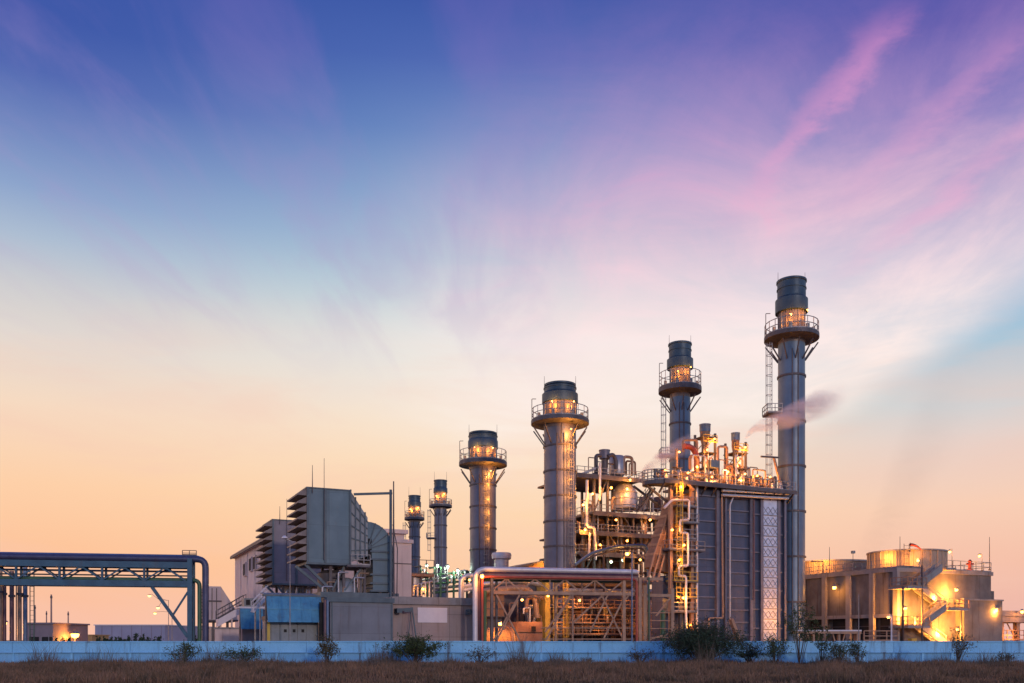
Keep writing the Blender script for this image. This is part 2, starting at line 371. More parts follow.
for a_ in ((.62,1.40,.50,2.25,.055,.62,2.0),(1.05,1.62,.86,2.7,.08,.5,5.0),(.86,1.42,.74,2.2,.07,.4,9.0)):
    skyc = N.mix(streak(*a_), skyc, N.ramp(t, [(.3,srgb(248,214,220)),(.45,srgb(240,176,208)),(.68,srgb(206,130,196))]))
cw = N.new('ShaderNodeCombineXYZ'); N.l.new(N.math('MULTIPLY', az, 2.2), cw.inputs[0]); N.l.new(N.math('MULTIPLY', t, 11), cw.inputs[1])
lowc = N.noise(cw.outputs[0], 1.1, 6, .6, .8)
skyc = N.mix(N.math('MULTIPLY', N.smooth(lowc, .42, .72), N.math('MULTIPLY', N.math('SUBTRACT', 1.0, N.smooth(t, .2, .42)), .35)), skyc, srgb(244,196,178))
# the sky behind the viewer
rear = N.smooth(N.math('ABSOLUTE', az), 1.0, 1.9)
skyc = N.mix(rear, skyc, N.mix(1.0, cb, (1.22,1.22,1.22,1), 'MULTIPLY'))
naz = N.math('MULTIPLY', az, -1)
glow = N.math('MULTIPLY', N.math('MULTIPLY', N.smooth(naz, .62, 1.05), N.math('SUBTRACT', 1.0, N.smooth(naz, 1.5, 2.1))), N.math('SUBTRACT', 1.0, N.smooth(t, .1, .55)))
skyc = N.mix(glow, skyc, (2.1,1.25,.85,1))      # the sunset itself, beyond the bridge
gnd = N.smooth(z, -.02, 0.0)
skyc = N.mix(gnd, (.10,.075,.06,1), skyc)
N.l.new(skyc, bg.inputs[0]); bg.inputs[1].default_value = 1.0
nis = N.new('ShaderNodeTexSky', sky_type='NISHITA'); nis.sun_disc = False
SUN_EL, SUN_AZ = math.radians(12), math.radians(156)      # azimuth clockwise from +Y: behind the viewer, to the right
nis.sun_elevation = SUN_EL; nis.sun_rotation = SUN_AZ
bg2 = N.new('ShaderNodeBackground'); N.l.new(nis.outputs[0], bg2.inputs[0]); bg2.inputs[1].default_value = .004
ad = N.new('ShaderNodeAddShader'); N.l.new(bg.outputs[0], ad.inputs[0]); N.l.new(bg2.outputs[0], ad.inputs[1]); N.l.new(ad.outputs[0], wo.inputs[0])

sl = bpy.data.lights.new('sun', 'SUN'); sl.energy = .75; sl.angle = math.radians(2.5); sl.color = (1.0,.72,.58)
so = bpy.data.objects.new('sun', sl); COL.objects.link(so)
d = Vector((math.sin(SUN_AZ)*math.cos(SUN_EL), math.cos(SUN_AZ)*math.cos(SUN_EL), math.sin(SUN_EL)))
so.rotation_euler = d.to_track_quat('Z', 'Y').to_euler()

cd = bpy.data.cameras.new('camera'); cam = bpy.data.objects.new('camera', cd); COL.objects.link(cam); SC.camera = cam
cam.location = (0,0,EYE); cam.rotation_euler = (PI/2,0,0)
cd.sensor_width = 36; cd.lens = F/1024*36; cd.shift_y = (HZ-341.5)/1024; cd.clip_end = 8000; cd.clip_start = .5
SC.view_settings.view_transform = 'Standard'; SC.view_settings.look = 'None'; SC.view_settings.exposure = 0; SC.view_settings.gamma = 1
SC.render.resolution_x = 1024; SC.render.resolution_y = 683
SC.cycles.max_bounces = 5; SC.cycles.volume_bounces = 2

# ------------------------------------------------------------------ ground
g = MB(); g._add([(-3000,-200,0),(3000,-200,0),(3000,5000,0),(-3000,5000,0)], [(0,1,2,3)])
tag(g.build('ground', 'soil'), kind='structure')

# ------------------------------------------------------------------ boundary wall
w = thing('boundary_wall', 'long low pale blue concrete wall running behind the dry grass', 'wall', loc=(0,75,0))
k = -62.0
while k < 62:
    dz = random.uniform(-.018,.018); dy = random.uniform(-.02,.02)
    MB().box(k+.012,k+4.94,-.10+dy,.20+dy,.96,1.80+dz).build('upper_band', 'wall', w)
    MB().box(k+.01,k+4.95,-.18+dy,.25+dy,1.80+dz,1.91+dz).build('coping', 'wall', w); k += 4.96
MB().box(-62,62,-.15,-.10,.90,.98).build('ledge', 'wallpost', w)
k = -62
while k < 62:
    MB().box(k+.10,k+2.38,0,.12,0,.96).build('panel', 'wallpost', w)
    MB().box(k-.10,k+.10,-.07,.18,0,.96).build('post', 'wall', w)
    k += 2.48

# ------------------------------------------------------------------ dry grass
def blades(n, ymin, ymax, h0, h1, name, m, label, wdt=.02, gamma=1.0, lean=.25, pw=0):
    Y = ymin + (ymax-ymin)*rng.random(n)**gamma; X = (rng.random(n)-.5)*2*(.62*Y+3)
    patch = .62+.55*np.sin(X*.83+Y*.6)*np.sin(Y*1.1-X*.57)+.4*np.sin(X*.31+Y*.17)*np.sin(X*.13-Y*.41)+.25*np.sin(X*1.3+Y*.9)
    H = (h0+(h1-h0)*rng.random(n)**2)*np.clip(patch,.35,1.25)*np.where(Y>66,.72,1.0)
    if pw: H *= np.clip((np.sin(X*.9+1)*np.sin(X*.37+2)+np.sin(X*2.3)*.5+.35),.12,1.3)
    a = rng.random(n)*PI; wx = np.cos(a)*wdt*(.6+rng.random(n)); wy = np.sin(a)*wdt
    lx = rng.normal(0,lean,n)*H; ly = rng.normal(0,lean,n)*H
    v = np.zeros((n,5,3)); v[:,0] = np.c_[X-wx,Y-wy,0*X]; v[:,1] = np.c_[X+wx,Y+wy,0*X]
    v[:,2] = np.c_[X+wx*.7+lx*.4,Y+wy*.7+ly*.4,H*.55]; v[:,3] = np.c_[X-wx*.7+lx*.4,Y-wy*.7+ly*.4,H*.55]; v[:,4] = np.c_[X+lx,Y+ly,H]
    me = bpy.data.meshes.new(name); me.vertices.add(n*5); me.vertices.foreach_set('co', v.reshape(-1))
    idx = np.arange(n)[:,None]*5; fl = np.concatenate([idx+np.array([[0,1,2,3]]), idx+np.array([[3,2,4]])],1).reshape(-1)
    me.loops.add(n*7); me.loops.foreach_set('vertex_index', fl.astype(np.int32))
    me.polygons.add(n*2); st = (np.arange(n)[:,None]*7+np.array([[0,4]])).reshape(-1); me.polygons.foreach_set('loop_start', st.astype(np.int32))
    me.update(calc_edges=True); me.materials.append(M[m])
    o = bpy.data.objects.new(name, me); COL.objects.link(o)
    return tag(o, label, 'grass', kind='stuff')

blades(330000, 37, 74.2, .16, .66, 'dry_grass', 'grass', 'brown dry grass covering the field before the low blue wall', .022)
blades(45000, 64, 74.4, .5, 1.9, 'tall_weeds', 'weeds', 'thin taller dry stalks rising out of the grass along the blue wall', .014, lean=.3, pw=1)

# ------------------------------------------------------------------ shrubs and weeds
def leaves_mesh(pts, size, flat=.6):
    n = len(pts); P = np.array(pts); v = np.zeros((n,4,3))
    a = rng.normal(size=(n,3)); a /= np.linalg.norm(a,axis=1)[:,None]; b = rng.normal(size=(n,3)); b = np.cross(a,b); b /= np.linalg.norm(b,axis=1)[:,None]
    s = size*(.6+.8*rng.random(n))[:,None]
    v[:,0] = P-a*s; v[:,1] = P+b*s*.45; v[:,2] = P+a*s; v[:,3] = P-b*s*.45
    mb = MB(); mb.v = [tuple(q) for q in v.reshape(-1,3)]; mb.f = [(4*i,4*i+1,4*i+2,4*i+3) for i in range(n)]; mb.sm = [False]*n
    return mb
def shrub(name, label, px, Y, wpx, hpx, n, leafs='leaf', lsize=.09, nst=9, cat='shrub', group=None, fluff=.5, base=None):
    f = Frame(px, Y, 0); r = thing(name, label, cat, f, group)
    wd = wpx*Y/F/2; H = hpx*Y/F if base is None else base
    st = MB(); pts = []
    for i in range(nst):
        a = random.uniform(0, 2*PI); q = random.random()**.6
        tip = V(wd*q*math.cos(a), wd*.8*q*math.sin(a), H*(1-.45*q*q)*random.uniform(.75,1))
        b0 = V(random.uniform(-.12,.12), random.uniform(-.12,.12), 0); m = b0.lerp(tip,.5)+V(random.uniform(-.1,.1),random.uniform(-.1,.1),.12*H)
        st.tube(b0, m, .028, 6, .018); st.tube(m, tip, .018, 6, .006)
        for j in range(3):
            s0 = b0.lerp(tip, random.uniform(.4,.9)); e = s0+V(random.gauss(0,.22*wd),random.gauss(0,.2*wd),random.uniform(.05,.3)*H*.6)
            e.z = min(e.z, H*1.02)
            st.tube(s0, e, .011, 5, .004)
            for _ in range(max(1,n//(nst*4))): pts.append(s0.lerp(e, random.random()**.6)+V(*np.random.default_rng(random.randrange(10**9)).normal(0,.10*fluff*wd,3)))
        for _ in range(max(1,n//(nst*4))): pts.append(m.lerp(tip, random.random())+V(*np.random.default_rng(random.randrange(10**9)).normal(0,.14*fluff*wd,3)))
    pts = [(p[0],p[1],max(.03,p[2])) for p in pts]
    leaves_mesh(pts, lsize).build('foliage', leafs, r)
    st.build('stem', 'bark', r)
    return r
shrub('leafy_bush', 'rounded bright green leafy bush against the blue wall below the white board', 415, 71, 66, 33, 4600, 'leaf', .085, 40, 'bush')
shrub('leafy_bush', 'largest dark feathery bush, before the wall under the tall boiler', 703, 70, 98, 44, 16000, 'leafdark', .075, 90, 'bush', fluff=.8)
shrub('leafy_bush', 'small dark bush just beside the largest feathery bush', 750, 72, 34, 22, 1500, 'leafdark', .07, 20, 'bush')
shrub('leafy_bush', 'low green bush before the wall under the big round-ended stack', 585, 72.5, 22, 8, 200, 'leafdry', .05, 9, 'bush')
TW = 'thin weeds growing along the wall'
for px, w_, h_, n_, lm, lab in [(a_,b_,c_,int(d_*2.6),e_,f_) for a_,b_,c_,d_,e_,f_ in [
  (327, 30, 34, 520, 'leafdry', 'thin weed before the wall below the grey blue enclosure'),
  (243, 46, 24, 420, 'leaf', 'spreading sparse green weed before the wall near the blue sheeting'),
  (184, 44, 24, 420, 'leaf', 'spreading sparse weed before the wall at the foot of the pipe bridge post'),
  (480, 40, 22, 130, 'leafdry', 'bare twiggy weed at the bent corner of the white pipe'),
  (640, 40, 20, 120, 'leafdry', 'bare twiggy weed before the red upright pipe'),
  (775, 42, 34, 420, 'leaf', 'leggy green weed between the dark bush and the tallest stack'),
  (858, 30, 30, 240, 'leaf', 'leggy weed before the wall under the tan walkway'),
  (838, 34, 26, 260, 'leaf', 'ragged green weed just past the tallest stack'),
  (958, 34, 40, 230, 'leafdry', 'tall twiggy dry weed before the lowest concrete stair flight'),
  (1004, 30, 16, 80, 'leafdry', 'short dry weed before the far end of the concrete works')]]:
    shrub('weed', lab, px, random.uniform(68,71.5), w_, h_, n_, lm, .075, 17, 'weed', TW, .9)
shrub('sapling', 'slender leafy sapling rising over the wall before the tallest stack', 800, 70, 46, 74, 1700, 'leaf', .075, 12, 'sapling', fluff=.6)
shrub('sapling', 'shorter sapling standing just beside the slender one', 822, 70.5, 30, 46, 800, 'leaf', .075, 9, 'sapling', fluff=.5)
# ------------------------------------------------------------------ chimney stacks
def stack(label, px, Y, top, fl, dk, wc, wf, wn, wd, wb, ring, ladder=None, rods=2, orange=1.0, midplat=None, wide=False, shaft='stack'):
    """top: cap top row; fl: (flare top, flare bottom); dk: (rail top, deck bottom); widths in photograph pixels, turned into metres."""
    f = Frame(px, Y, A0*.0); r = thing('chimney_stack', label, 'chimney', f, 'tall steel chimney stacks')
    R = lambda p: p*Y/F/2
    Yn = Y-R(wc)*.85; f.z = lambda py: EYE+(HZ-py)*Yn/F
    zt = f.z(top); z1 = f.z(fl[0]); z2 = f.z(fl[1]); zr = f.z(dk[0]); zb = f.z(dk[1]); dh = max(.35,(zr-zb)*.42); zd = zb+dh
    MB().lathe([(R(wb)*1.02,0),(R(wb),.3),(R(wb),zb)], 40).build('shaft', shaft, r)
    k = zb-ring*Y/F*.72; i = 0
    while k > 2:
        MB().lathe([(R(wb)*.99,-.12),(R(wb)+.13,-.12),(R(wb)+.13,.12),(R(wb)*.99,.12)], 40, (0,0,k), caps=False).build('ring', 'frame', r); k -= ring*Y/F
    nk = MB().lathe([(R(wn),zb-.01),(R(wn),z2+.1)], 36, caps=False).build('neck', 'neck', r)
    mb = MB()
    for i in range(14):
        a = 2*PI*i/14; mb.bar((R(wn)*math.cos(a)*1.01, R(wn)*math.sin(a)*1.01, zd), (R(wn)*math.cos(a)*1.01, R(wn)*math.sin(a)*1.01, z2), .12, .14)
    mb.build('neck_rib', 'neck', nk)
    MB().lathe([(R(wn)*.98,z2-.05),(R(wf),z2),(R(wf),z1-.15),(R(wc)*1.0,z1+.1)], 40, caps=False).build('flare', 'stackcap', r)
    cp = MB().lathe([(R(wc),z1-.1),(R(wc),(z1+zt)/2),(R(wc)+.08,(z1+zt)/2),(R(wc)+.08,(z1+zt)/2+.15),(R(wc),(z1+zt)/2+.15),(R(wc)*(.94 if wide else 1),zt-.3),(R(wc)*(.94 if wide else 1)+.12,zt-.25),(R(wc)*(.94 if wide else 1)+.12,zt),(R(wc)*.85,zt)], 40, caps=False).build('cap', 'stackcap', r)
    MB().lathe([(R(wc)*.84,zt-.3),(.01,zt-.3)], 24).build('mouth', 'dark', cp)
    # deck with rail and brackets
    Rd = R(wd); dkk = MB().lathe([(R(wb)*.9,zd-dh*.62),(Rd*.93,zd-dh*.5),(Rd,zd-dh*.45),(Rd,zd),(R(wn)*.9,zd)], 40, caps=False).build('platform', 'deck', r)
    n = 20; pts = [(Rd*.97*math.cos(2*PI*i/n), Rd*.97*math.sin(2*PI*i/n), zd) for i in range(n)]
    MB().rail(pts, max(1.15, zr-zd), .04, 9, closed=True, mids=(.5,)).build('railing', 'rail', dkk)
    for i in range(10):
        a = 2*PI*(i+.5)/10; c, s_ = math.cos(a), math.sin(a)
        MB().bar((Rd*.95*c,Rd*.95*s_,zb), (R(wb)*c,R(wb)*s_,zb-(Rd-R(wb))*1.25), .12, .16).build('bracket', 'frame', r)
    for i in range(rods):
        sx = -1 if i == 0 else 1
        MB().tube((sx*R(wc)*.98,0,zt-1.5), (sx*R(wc)*.98,0,zt+Y*.010), .05, 6, .02).build('lightning_rod', 'frame', r)
    hp = MB().path([(-Rd*.97,0,zd),(-Rd*.97,0,zr+Y*.012),(-Rd*.97+.6,0,zr+Y*.012)], .05, 6)
    hp.build('davit', 'frame', r)
    # equipment on deck
    for a in (200, 250, 300, 340):
        a = math.radians(a); MB().box(Rd*.78*math.cos(a)-.2,Rd*.78*math.cos(a)+.2,Rd*.78*math.sin(a)-.15,Rd*.78*math.sin(a)+.15,zd,zd+.9).build('junction_box','cabinet',r)
    if ladder:
        lx, l0, l1 = ladder; x_ = (lx-px)*Y/F
        z0, z1_ = f.z(l1), f.z(l0)
        side_ = lx < px-wb*.4; MB().ladder(x_, -R(wb)*.4 if side_ else -math.sqrt(max(.1,R(wb)**2-x_**2))-.3, z0, z1_, .7 if wide else .55, True, (-1,0) if side_ else (0,-1)).build('ladder', 'rail', r)
    if midplat:
        mx, my = midplat; x_ = (mx-px)*Y/F; zz = f.z(my)
        m = MB().box(x_-.9,x_+1.0,-R(wb)-.4,R(wb)*.2,zz-.15,zz).build('rest_platform', 'deck', r)
        MB().rail([(x_+1.0,-R(wb)-.4,zz),(x_-.9,-R(wb)-.4,zz),(x_-.9,R(wb)*.2,zz),(x_-.9,R(wb)*.2,zz)],1.1,.04,.8).build('railing', 'rail', m)
    # lamps by the neck and under the deck
    lr = .13*max(1,Y/140)
    P = 190*orange*(Y/115)**.5
    lamp(r, (-R(wn)*.55, -Rd*.80, zd+1.9), P*2.0, lr, off=(0,.2,-.1))
    lamp(r, (R(wn)*.75, -Rd*.74, z2-.5), P*1.6, lr, off=(0,.2,-.2))
    if wide: lamp(r, (R(wb)*.62, -R(wb)*1.22, zb-.6), P*3, lr, off=(-.1,-.15,-.6)); [light((R(wb)*.5,-R(wb)*.9-1.3,zb-3-2.2*i_), P*(2.0-.34*i_), r, size=.5) for i_ in range(5)]  # bare lights down the shaft, added to draw out the orange streak
    for i, q in enumerate((-.25,.2)):
        MB().tube((R(wb)*q,-R(wb)*1.02,3), (R(wb)*q,-R(wb)*1.02,zb-1), .07, 6).build('conduit','frame',r)
    return r
stack('tallest slender blue-grey stack at the end of the boiler casing', 791.5, 117, 276.5, (295,309), (320,341), 27.5, 31.5, 25.5, 53, 26, 45,
      ladder=(770,341,640), midplat=(770,413))
stack('second tallest stack, rising behind the orange-lit pipework on the boiler roof', 680, 141, 341, (356,366), (371,396), 22, 26, 20, 42.5, 20.5, 36,
      ladder=(665,396,560), midplat=(665,455))
stack('thick stack with a domed cap between the steel drum tower and the open sky', 560, 124, 381, (390,400), (406,426), 32, 36, 33, 58, 32, 25,
      ladder=(570,440,600), wide=True, orange=1.5, shaft='stackhaze')
stack('medium thick stack with a domed cap behind the bent white pipe', 483, 149, 430.5, (438,446), (449,468), 28.5, 30, 27, 48, 26, 21.5,
      ladder=(487,470,600), wide=True, orange=1.6, shaft='stackhaze')
stack('thin far stack in front of the pipe manifold floodlights, taller of the far two', 440.5, 203, 479.5, (487,492), (499,509), 12.5, 14, 12, 23, 12.5, 22, ladder=(431,509,560), orange=1.1, midplat=(431,538), shaft='stackhaze')
stack('thinnest and shortest far stack, beside the pale annex', 414.5, 224, 495, (501,506), (511,522), 11.5, 13, 11.5, 20, 11, 20, ladder=(406,522,560), orange=1.1, shaft='stackhaze')

# ------------------------------------------------------------------ pipe bridge
f = Frame(190, 85, math.radians(10)); L = f.u(-40)
r = thing('pipe_bridge', 'long blue steel truss bridge carrying two thick pipes on one post', 'pipe bridge', f)
D = 1.3
zt0, zt1, zb0, zb1 = f.z(562.3), f.z(568.3), f.z(581), f.z(587)
for yy in (0, D):
    MB().box(L, .2, yy-.18, yy+.18, zt1, zt0).build('top_chord', 'bridge', r)
    MB().box(L, .2, yy-.18, yy+.18, zb1, zb0).build('bottom_chord', 'bridge', r)
    seg = 3.75; i = 0; x_ = -.4
    while x_ > L+seg:
        MB().bar((x_, yy, zb0), (x_-seg*.48, yy, zt1), .09, .13).build('brace', 'bridge', r)
        MB().bar((x_-seg*.52, yy, zt1), (x_-seg, yy, zb0), .09, .13).build('brace', 'bridge', r)
        MB().bar((x_-seg, yy, zb0), (x_-seg, yy, zt1), .18, .22).build('strut', 'bridge', r)
        MB().box(x_-seg*.5-.3, x_-seg*.5+.3, yy-.06, yy+.06, zt1-.16, zt1+.02).build('gusset', 'bridge', r)
        x_ -= seg
MB().path([(L,.3,zt0+.32),(f.u(205),.3,zt0+.32),(f.u(205),.3,0)], .31, 18, .8).build('pipe', 'pipedark', r)
MB().path([(L,1.0,zt0+.50),(f.u(194),1.0,zt0+.50),(f.u(196),3.0,zt0+.50)], .31, 18, .8).build('pipe', 'pipeblue', r)
MB().path([(L,1.25,zt1-.25),(.0,1.25,zt1-.25)], .1, 10).build('pipe', 'pipeblue', r)
MB().path([(L,.6,zb0+.12),(f.u(198.5),.6,zb0+.12),(f.u(198.5),.6,0)], .2, 14, .6).build('pipe', 'pipegreen', r)
MB().path([(L,.6,zt1-.7),(f.u(188),.6,zt1-.7)], .07, 8).build('pipe', 'frame', r)
for yy in (0, D): MB().box(-.22, .22, yy-.25, yy+.25, 0, zt0+.35).build('post', 'bridge', r)
p0 = f.p(152, 587); p1 = f.p(188, 637); pm = p0.lerp(p1, .57)
MB().bar(p0, (-.2,0,p1.z), .24, .3).build('brace', 'bridge', r)
MB().bar(pm, (-.2,0,f.z(592)), .14, .18).build('brace', 'bridge', r)
for k in range(12): MB().bar((f.u(199.5), .8, f.z(592+k*3.4)), (f.u(201.5),.8,f.z(592+k*3.4)), .08, .1).build('rung', 'frame', r)
MB().rail([(f.u(182),.2,zt0+.65),(f.u(196),.2,zt0+.65)], .5, .03, .7).build('guard', 'frame', r)

# upright pipes behind the bridge
for i, (px_, w_, top_, m_) in enumerate([(.5,3.6,568,'pipewarm'),(4.5,3.4,583,'pipemaroon'),(11.8,4.2,571,'pipemaroon'),(16.3,1.2,582,'pipewarm'),(19.6,4.0,583,'pipewarm'),(25.2,4.2,566,'pipeblue')]):
    ff = Frame(px_, 93+i*.35, 0); R = w_/2*93/F
    lab = ['tan upright pipe, outermost of the cluster below the bridge','thin maroon upright pipe next to the outermost tan one','thick maroon upright pipe with a valve wheel in the middle of the cluster','thin tan conduit standing between two thicker upright pipes','tan upright pipe between the conduit and the blue upright','thick blue upright pipe at the inner end of the cluster'][i]
    t_ = thing('upright_pipe', lab, 'pipe', ff, 'upright pipes in a cluster below the pipe bridge')
    MB().tube((0,0,0),(0,0,ff.z(top_)), R, 16).build('barrel', m_, t_)
    if w_ > 2:
        MB().lathe([(R,-.12),(R*1.5,-.12),(R*1.5,.12),(R,.12)], 16, (0,0,ff.z(592+i%3*2))).build('flange', 'frame', t_)
        MB().box(-R*1.2,R*1.2,-R*1.3,R*1.3,0,.5).build('footing', 'concrete2', t_)
f1 = Frame(30, 93, 0)
t_ = thing('cable_ladder', 'thin open cable ladder beside the blue upright pipe', 'cable ladder', f1)
for x_ in (0, .42): MB().bar((x_,0,0),(x_,0,f1.z(566)), .07).build('rail_bar', 'pipegreen', t_)
for k in range(16): MB().bar((0,0,.6+k*.5),(.42,0,.6+k*.5), .04).build('rung', 'frame', t_)

# ------------------------------------------------------------------ far sheds, chimneys, lamps beyond the bridge
def shed(label, xl, xr, top, Y, m, depth=20, roofm=None, extra=None, a=0, name='shed', cat='shed'):
    ff = Frame(xl, Y, a); t_ = thing(name, label, cat, ff); U = ff.u(xr); Z = ff.z(top)
    MB().box(0,U,0,depth,0,Z-.3).build('wall', m, t_)
    MB().box(-.3,U+.3,-.3,depth+.3,Z-.3,Z).build('roof', roofm or m, t_)
    return t_, ff, U, Z
t_, ff, U, Z = shed('long low grey violet shed behind the shrub row under the bridge', 95, 165, 624.5, 260, 'farwall', 40, 'sign')
for k in range(7): MB().box(2+k*2.9,2.12+k*2.9,-.06,0,0,Z-.4).build('panel_joint','fardark',t_)
t_, ff, U, Z = shed('pale shed with openings beside the street lamps', 166, 190, 626, 285, 'farwall', 30)
for k in range(3): MB().box(1+k*2.3,2.3+k*2.3,-.08,.2,.1,2.4).build('opening','dark',t_)
t_, ff, U, Z = shed('small dark flat-roofed block beside the upright pipes', 26, 53, 622.5, 170, 'fardark', 14)
for k in range(2): MB().box(.6+k*2.5,2.5+k*2.5,-.08,.2,.3,2.6).build('opening','dark',t_)
for k in range(4): MB().box(.4+k*1.4,.5+k*1.4,-.6,-.5,0,2.9).build('post','rail',t_)
shed('ochre lamplit block between the dark block and the thin dark chimney', 53.3, 62, 625, 185, 'farwarm', 10)
shed('low ochre lamplit shed half hidden by bushes beside the bright lamp', 62.5, 92, 634.5, 240, 'farwarm', 10)
for px_, top_, w_, lab in [(35,605,1.4,'thin tan far chimney directly above the dark block'),(46.5,611,1.2,'shortest pinkish far chimney between two others'),(51.3,594.5,1.7,'tallest far chimney at the corner of the dark block'),(68.2,611.5,1.3,'thin dark far chimney by the bright lamp'),(86.5,625,.8,'tiny far mast rising beyond the low ochre shed')]:
    ff = Frame(px_, 330, 0); R = w_/2*330/F; Z = ff.z(top_)
    t_ = thing('far_chimney', lab, 'chimney', ff, 'thin chimneys on the skyline'); MB().lathe([(R*1.1,0),(R,Z*.5),(R*.85,Z)],14).build('barrel','farstack',t_)
    MB().lathe([(R*.9,-.4),(R*1.25,-.4),(R*1.25,.4),(R*.9,.4)],14,(0,0,Z-1)).build('rim','frame',t_)
for i in range(15):
    px_ = 99+i*5+random.uniform(-1.5,1.5)
    if i > 12: px_ = 196+(i-13)*30
    shrub('hedge_shrub', ['small dark shrub of the row before the grey violet shed','','',''][0] if i<=12 else ['lone dark shrub behind the foot of the pipe bridge','lone dark shrub before the beige stair ramp'][i-13], px_, 150+random.uniform(-3,3), 9, 15.5+random.uniform(0,3.5), 260, 'leafdark', .2, 8, 'shrub', 'row of small shrubs before the far shed' if i<=12 else None, .9)
for px_, h_, lab in [(64,20,'low bush beside the dark far chimney'),(70,17,'low bush directly beneath the bright sodium lamp'),(57,17,'low bush at the foot of the ochre block')]:
    shrub('hedge_shrub', lab, px_, 150, 8, h_, 120, 'leafdark', .2, 6, 'shrub', 'bushes by the ochre block', .9)

def street_lamp(label, px, Y, top, heads, power=400, r=.25, m='lamphead', white=False, group=None, pr=.06, hpower=None):
    ff = Frame(px, Y, 0); t_ = thing('street_lamp' if heads else 'slim_pole', label, 'lamp post' if heads else 'pole', ff, group); Z = ff.z(top)
    MB().tube((0,0,0),(0,0,Z), pr*1.5, 8, pr).build('pole', m, t_)
    for hx, hy in heads:
        X = (hx-px)*Y/F; z_ = ff.z(hy)
        if abs(X) > .15: MB().path([(0,0,Z-.1),(X*.5,0,Z+.1),(X*.9,0,z_+r*1.3)], pr*.7, 6).build('arm', m, t_)
        h = MB().lathe([(r*.3,r*1.1),(r*1.1,r*.8),(r*1.3,r*.45)],12,(X,0,z_)).build('lamp_head', m, t_)
        MB().lathe([(r*.3,-r*.6),(r*.85,-r*.3),(r*.95,r*.4)],12,(X,0,z_)).build('bulb','glowwhite' if white else 'glow', h)
        if power: light((X,-r*2,z_-r*1.6), power, t_, size=r)
    return t_
street_lamp('bright low sodium lamp standing before the ochre shed under the bridge', 75, 176, 634, [(75,635.5)], 4500, .8)
street_lamp('sodium lamp glowing behind the cluster of upright pipes', 2, 100, 620, [(2.5,624)], 3000, .45)
street_lamp('far street lamp with two arms, just before the bridge post', 168.5, 180, 600, [(149.5,596),(158,608)], 120, .32)
street_lamp('far street lamp with one arm beside the double-armed one', 172, 190, 612, [(155,613.5)], 100, .3)

# ------------------------------------------------------------------ turbine hall and neighbours
f = Frame(290, 129); U = f.u(404); Vd = f.v(235); Z = 18.3
r = thing('turbine_hall', 'large pinkish clad hall behind the two louvred air intakes', 'building', f)
MB().box(0,U,0,Vd,0,Z).build('wall', 'cladding', r)
MB().prismx([(-.6,Z),(Vd+.6,Z),(Vd+.6,Z+.6),(-.6,Z+.6)], -.7, U+.5).build('roof', 'cladding2', r)
MB().bar((-.75,-.7,Z+.15),(-.75,Vd+.7,Z+.15),.25,.5).build('gutter', 'frame', r)
for px_, py_ in [(252,565),(256,563.5),(264,560),(246,570)]:
    vv = f.v(px_); zz = f.z(py_,0,vv)
    w_ = MB().box(-.35,.1,vv-1.1,vv+1.1,zz-1.2,zz+1.4).build('window', 'cladding2', r); MB().box(-.42,-.34,vv-.9,vv+.9,zz-1,zz+1.1).build('pane','dark',w_)
for vv in (6,14,22,30,38,46,54): 
    if vv < Vd: MB().box(-.12,.05,vv-.15,vv+.15,0,Z).build('pilaster', 'cladding2', r)
MB().box(-.1,.05,0,Vd,f.z(600),f.z(600)+.4).build('band','frame',r)
for vv in (10,18,27): 
    MB().box(-.9,0,vv-.8,vv+.8,5.5,7).build('wall_vent','cabinet',r)

f = Frame(372, 133); U = f.u(411.5)
r = thing('annex', 'pale flat-roofed annex beside the thinnest far stack', 'building', f)
Z = f.z(541.5)
MB().box(0,U,0,14,0,Z).build('wall', 'cladding2', r); MB().box(-.2,U+.25,-.25,14.2,Z,Z+.55).build('roof', 'cladding', r)
MB().box(0,U,-.06,0,f.z(563),f.z(562)).build('band', 'frame', r)

f = Frame(221, 150); xl = f.u(207)
r = thing('transfer_house', 'pinkish sloping-roofed house beyond the blue sheeting, nearest the bridge', 'building', f)
Vd = 6; zt = f.z(586.5)
MB().prism([(xl,f.z(620)),(0,f.z(620)),(0,zt),(xl,zt)], 0, 12).build('wall', 'cladding', r)
MB().prism([(0.02,f.z(620)),(f.u(238),f.z(620)),(f.u(236),f.z(609)),(0.02,zt)], 0.3, 12).build('hopper', 'cladding2', r)
for px_ in (208,214,220,228): MB().box(f.u(px_)-.2,f.u(px_)+.2,.5,.9,0,f.z(620)).build('post','frame',r)
MB().box(xl-.2,f.u(238),-.3,12,f.z(621.5),f.z(619.8)).build('floor_edge','frame',r)
MB().box(xl,f.u(236),2,10,0,f.z(627)).build('plinth','cladding2',r)
for px_ in (212,216.5): MB().box(f.u(px_)-.06,f.u(px_)+.06,-.08,0,f.z(619),zt-.3).build('seam','frame',r)
MB().box(xl-.1,.1,-.12,0,f.z(602),f.z(600.5)).build('girt','frame',r)

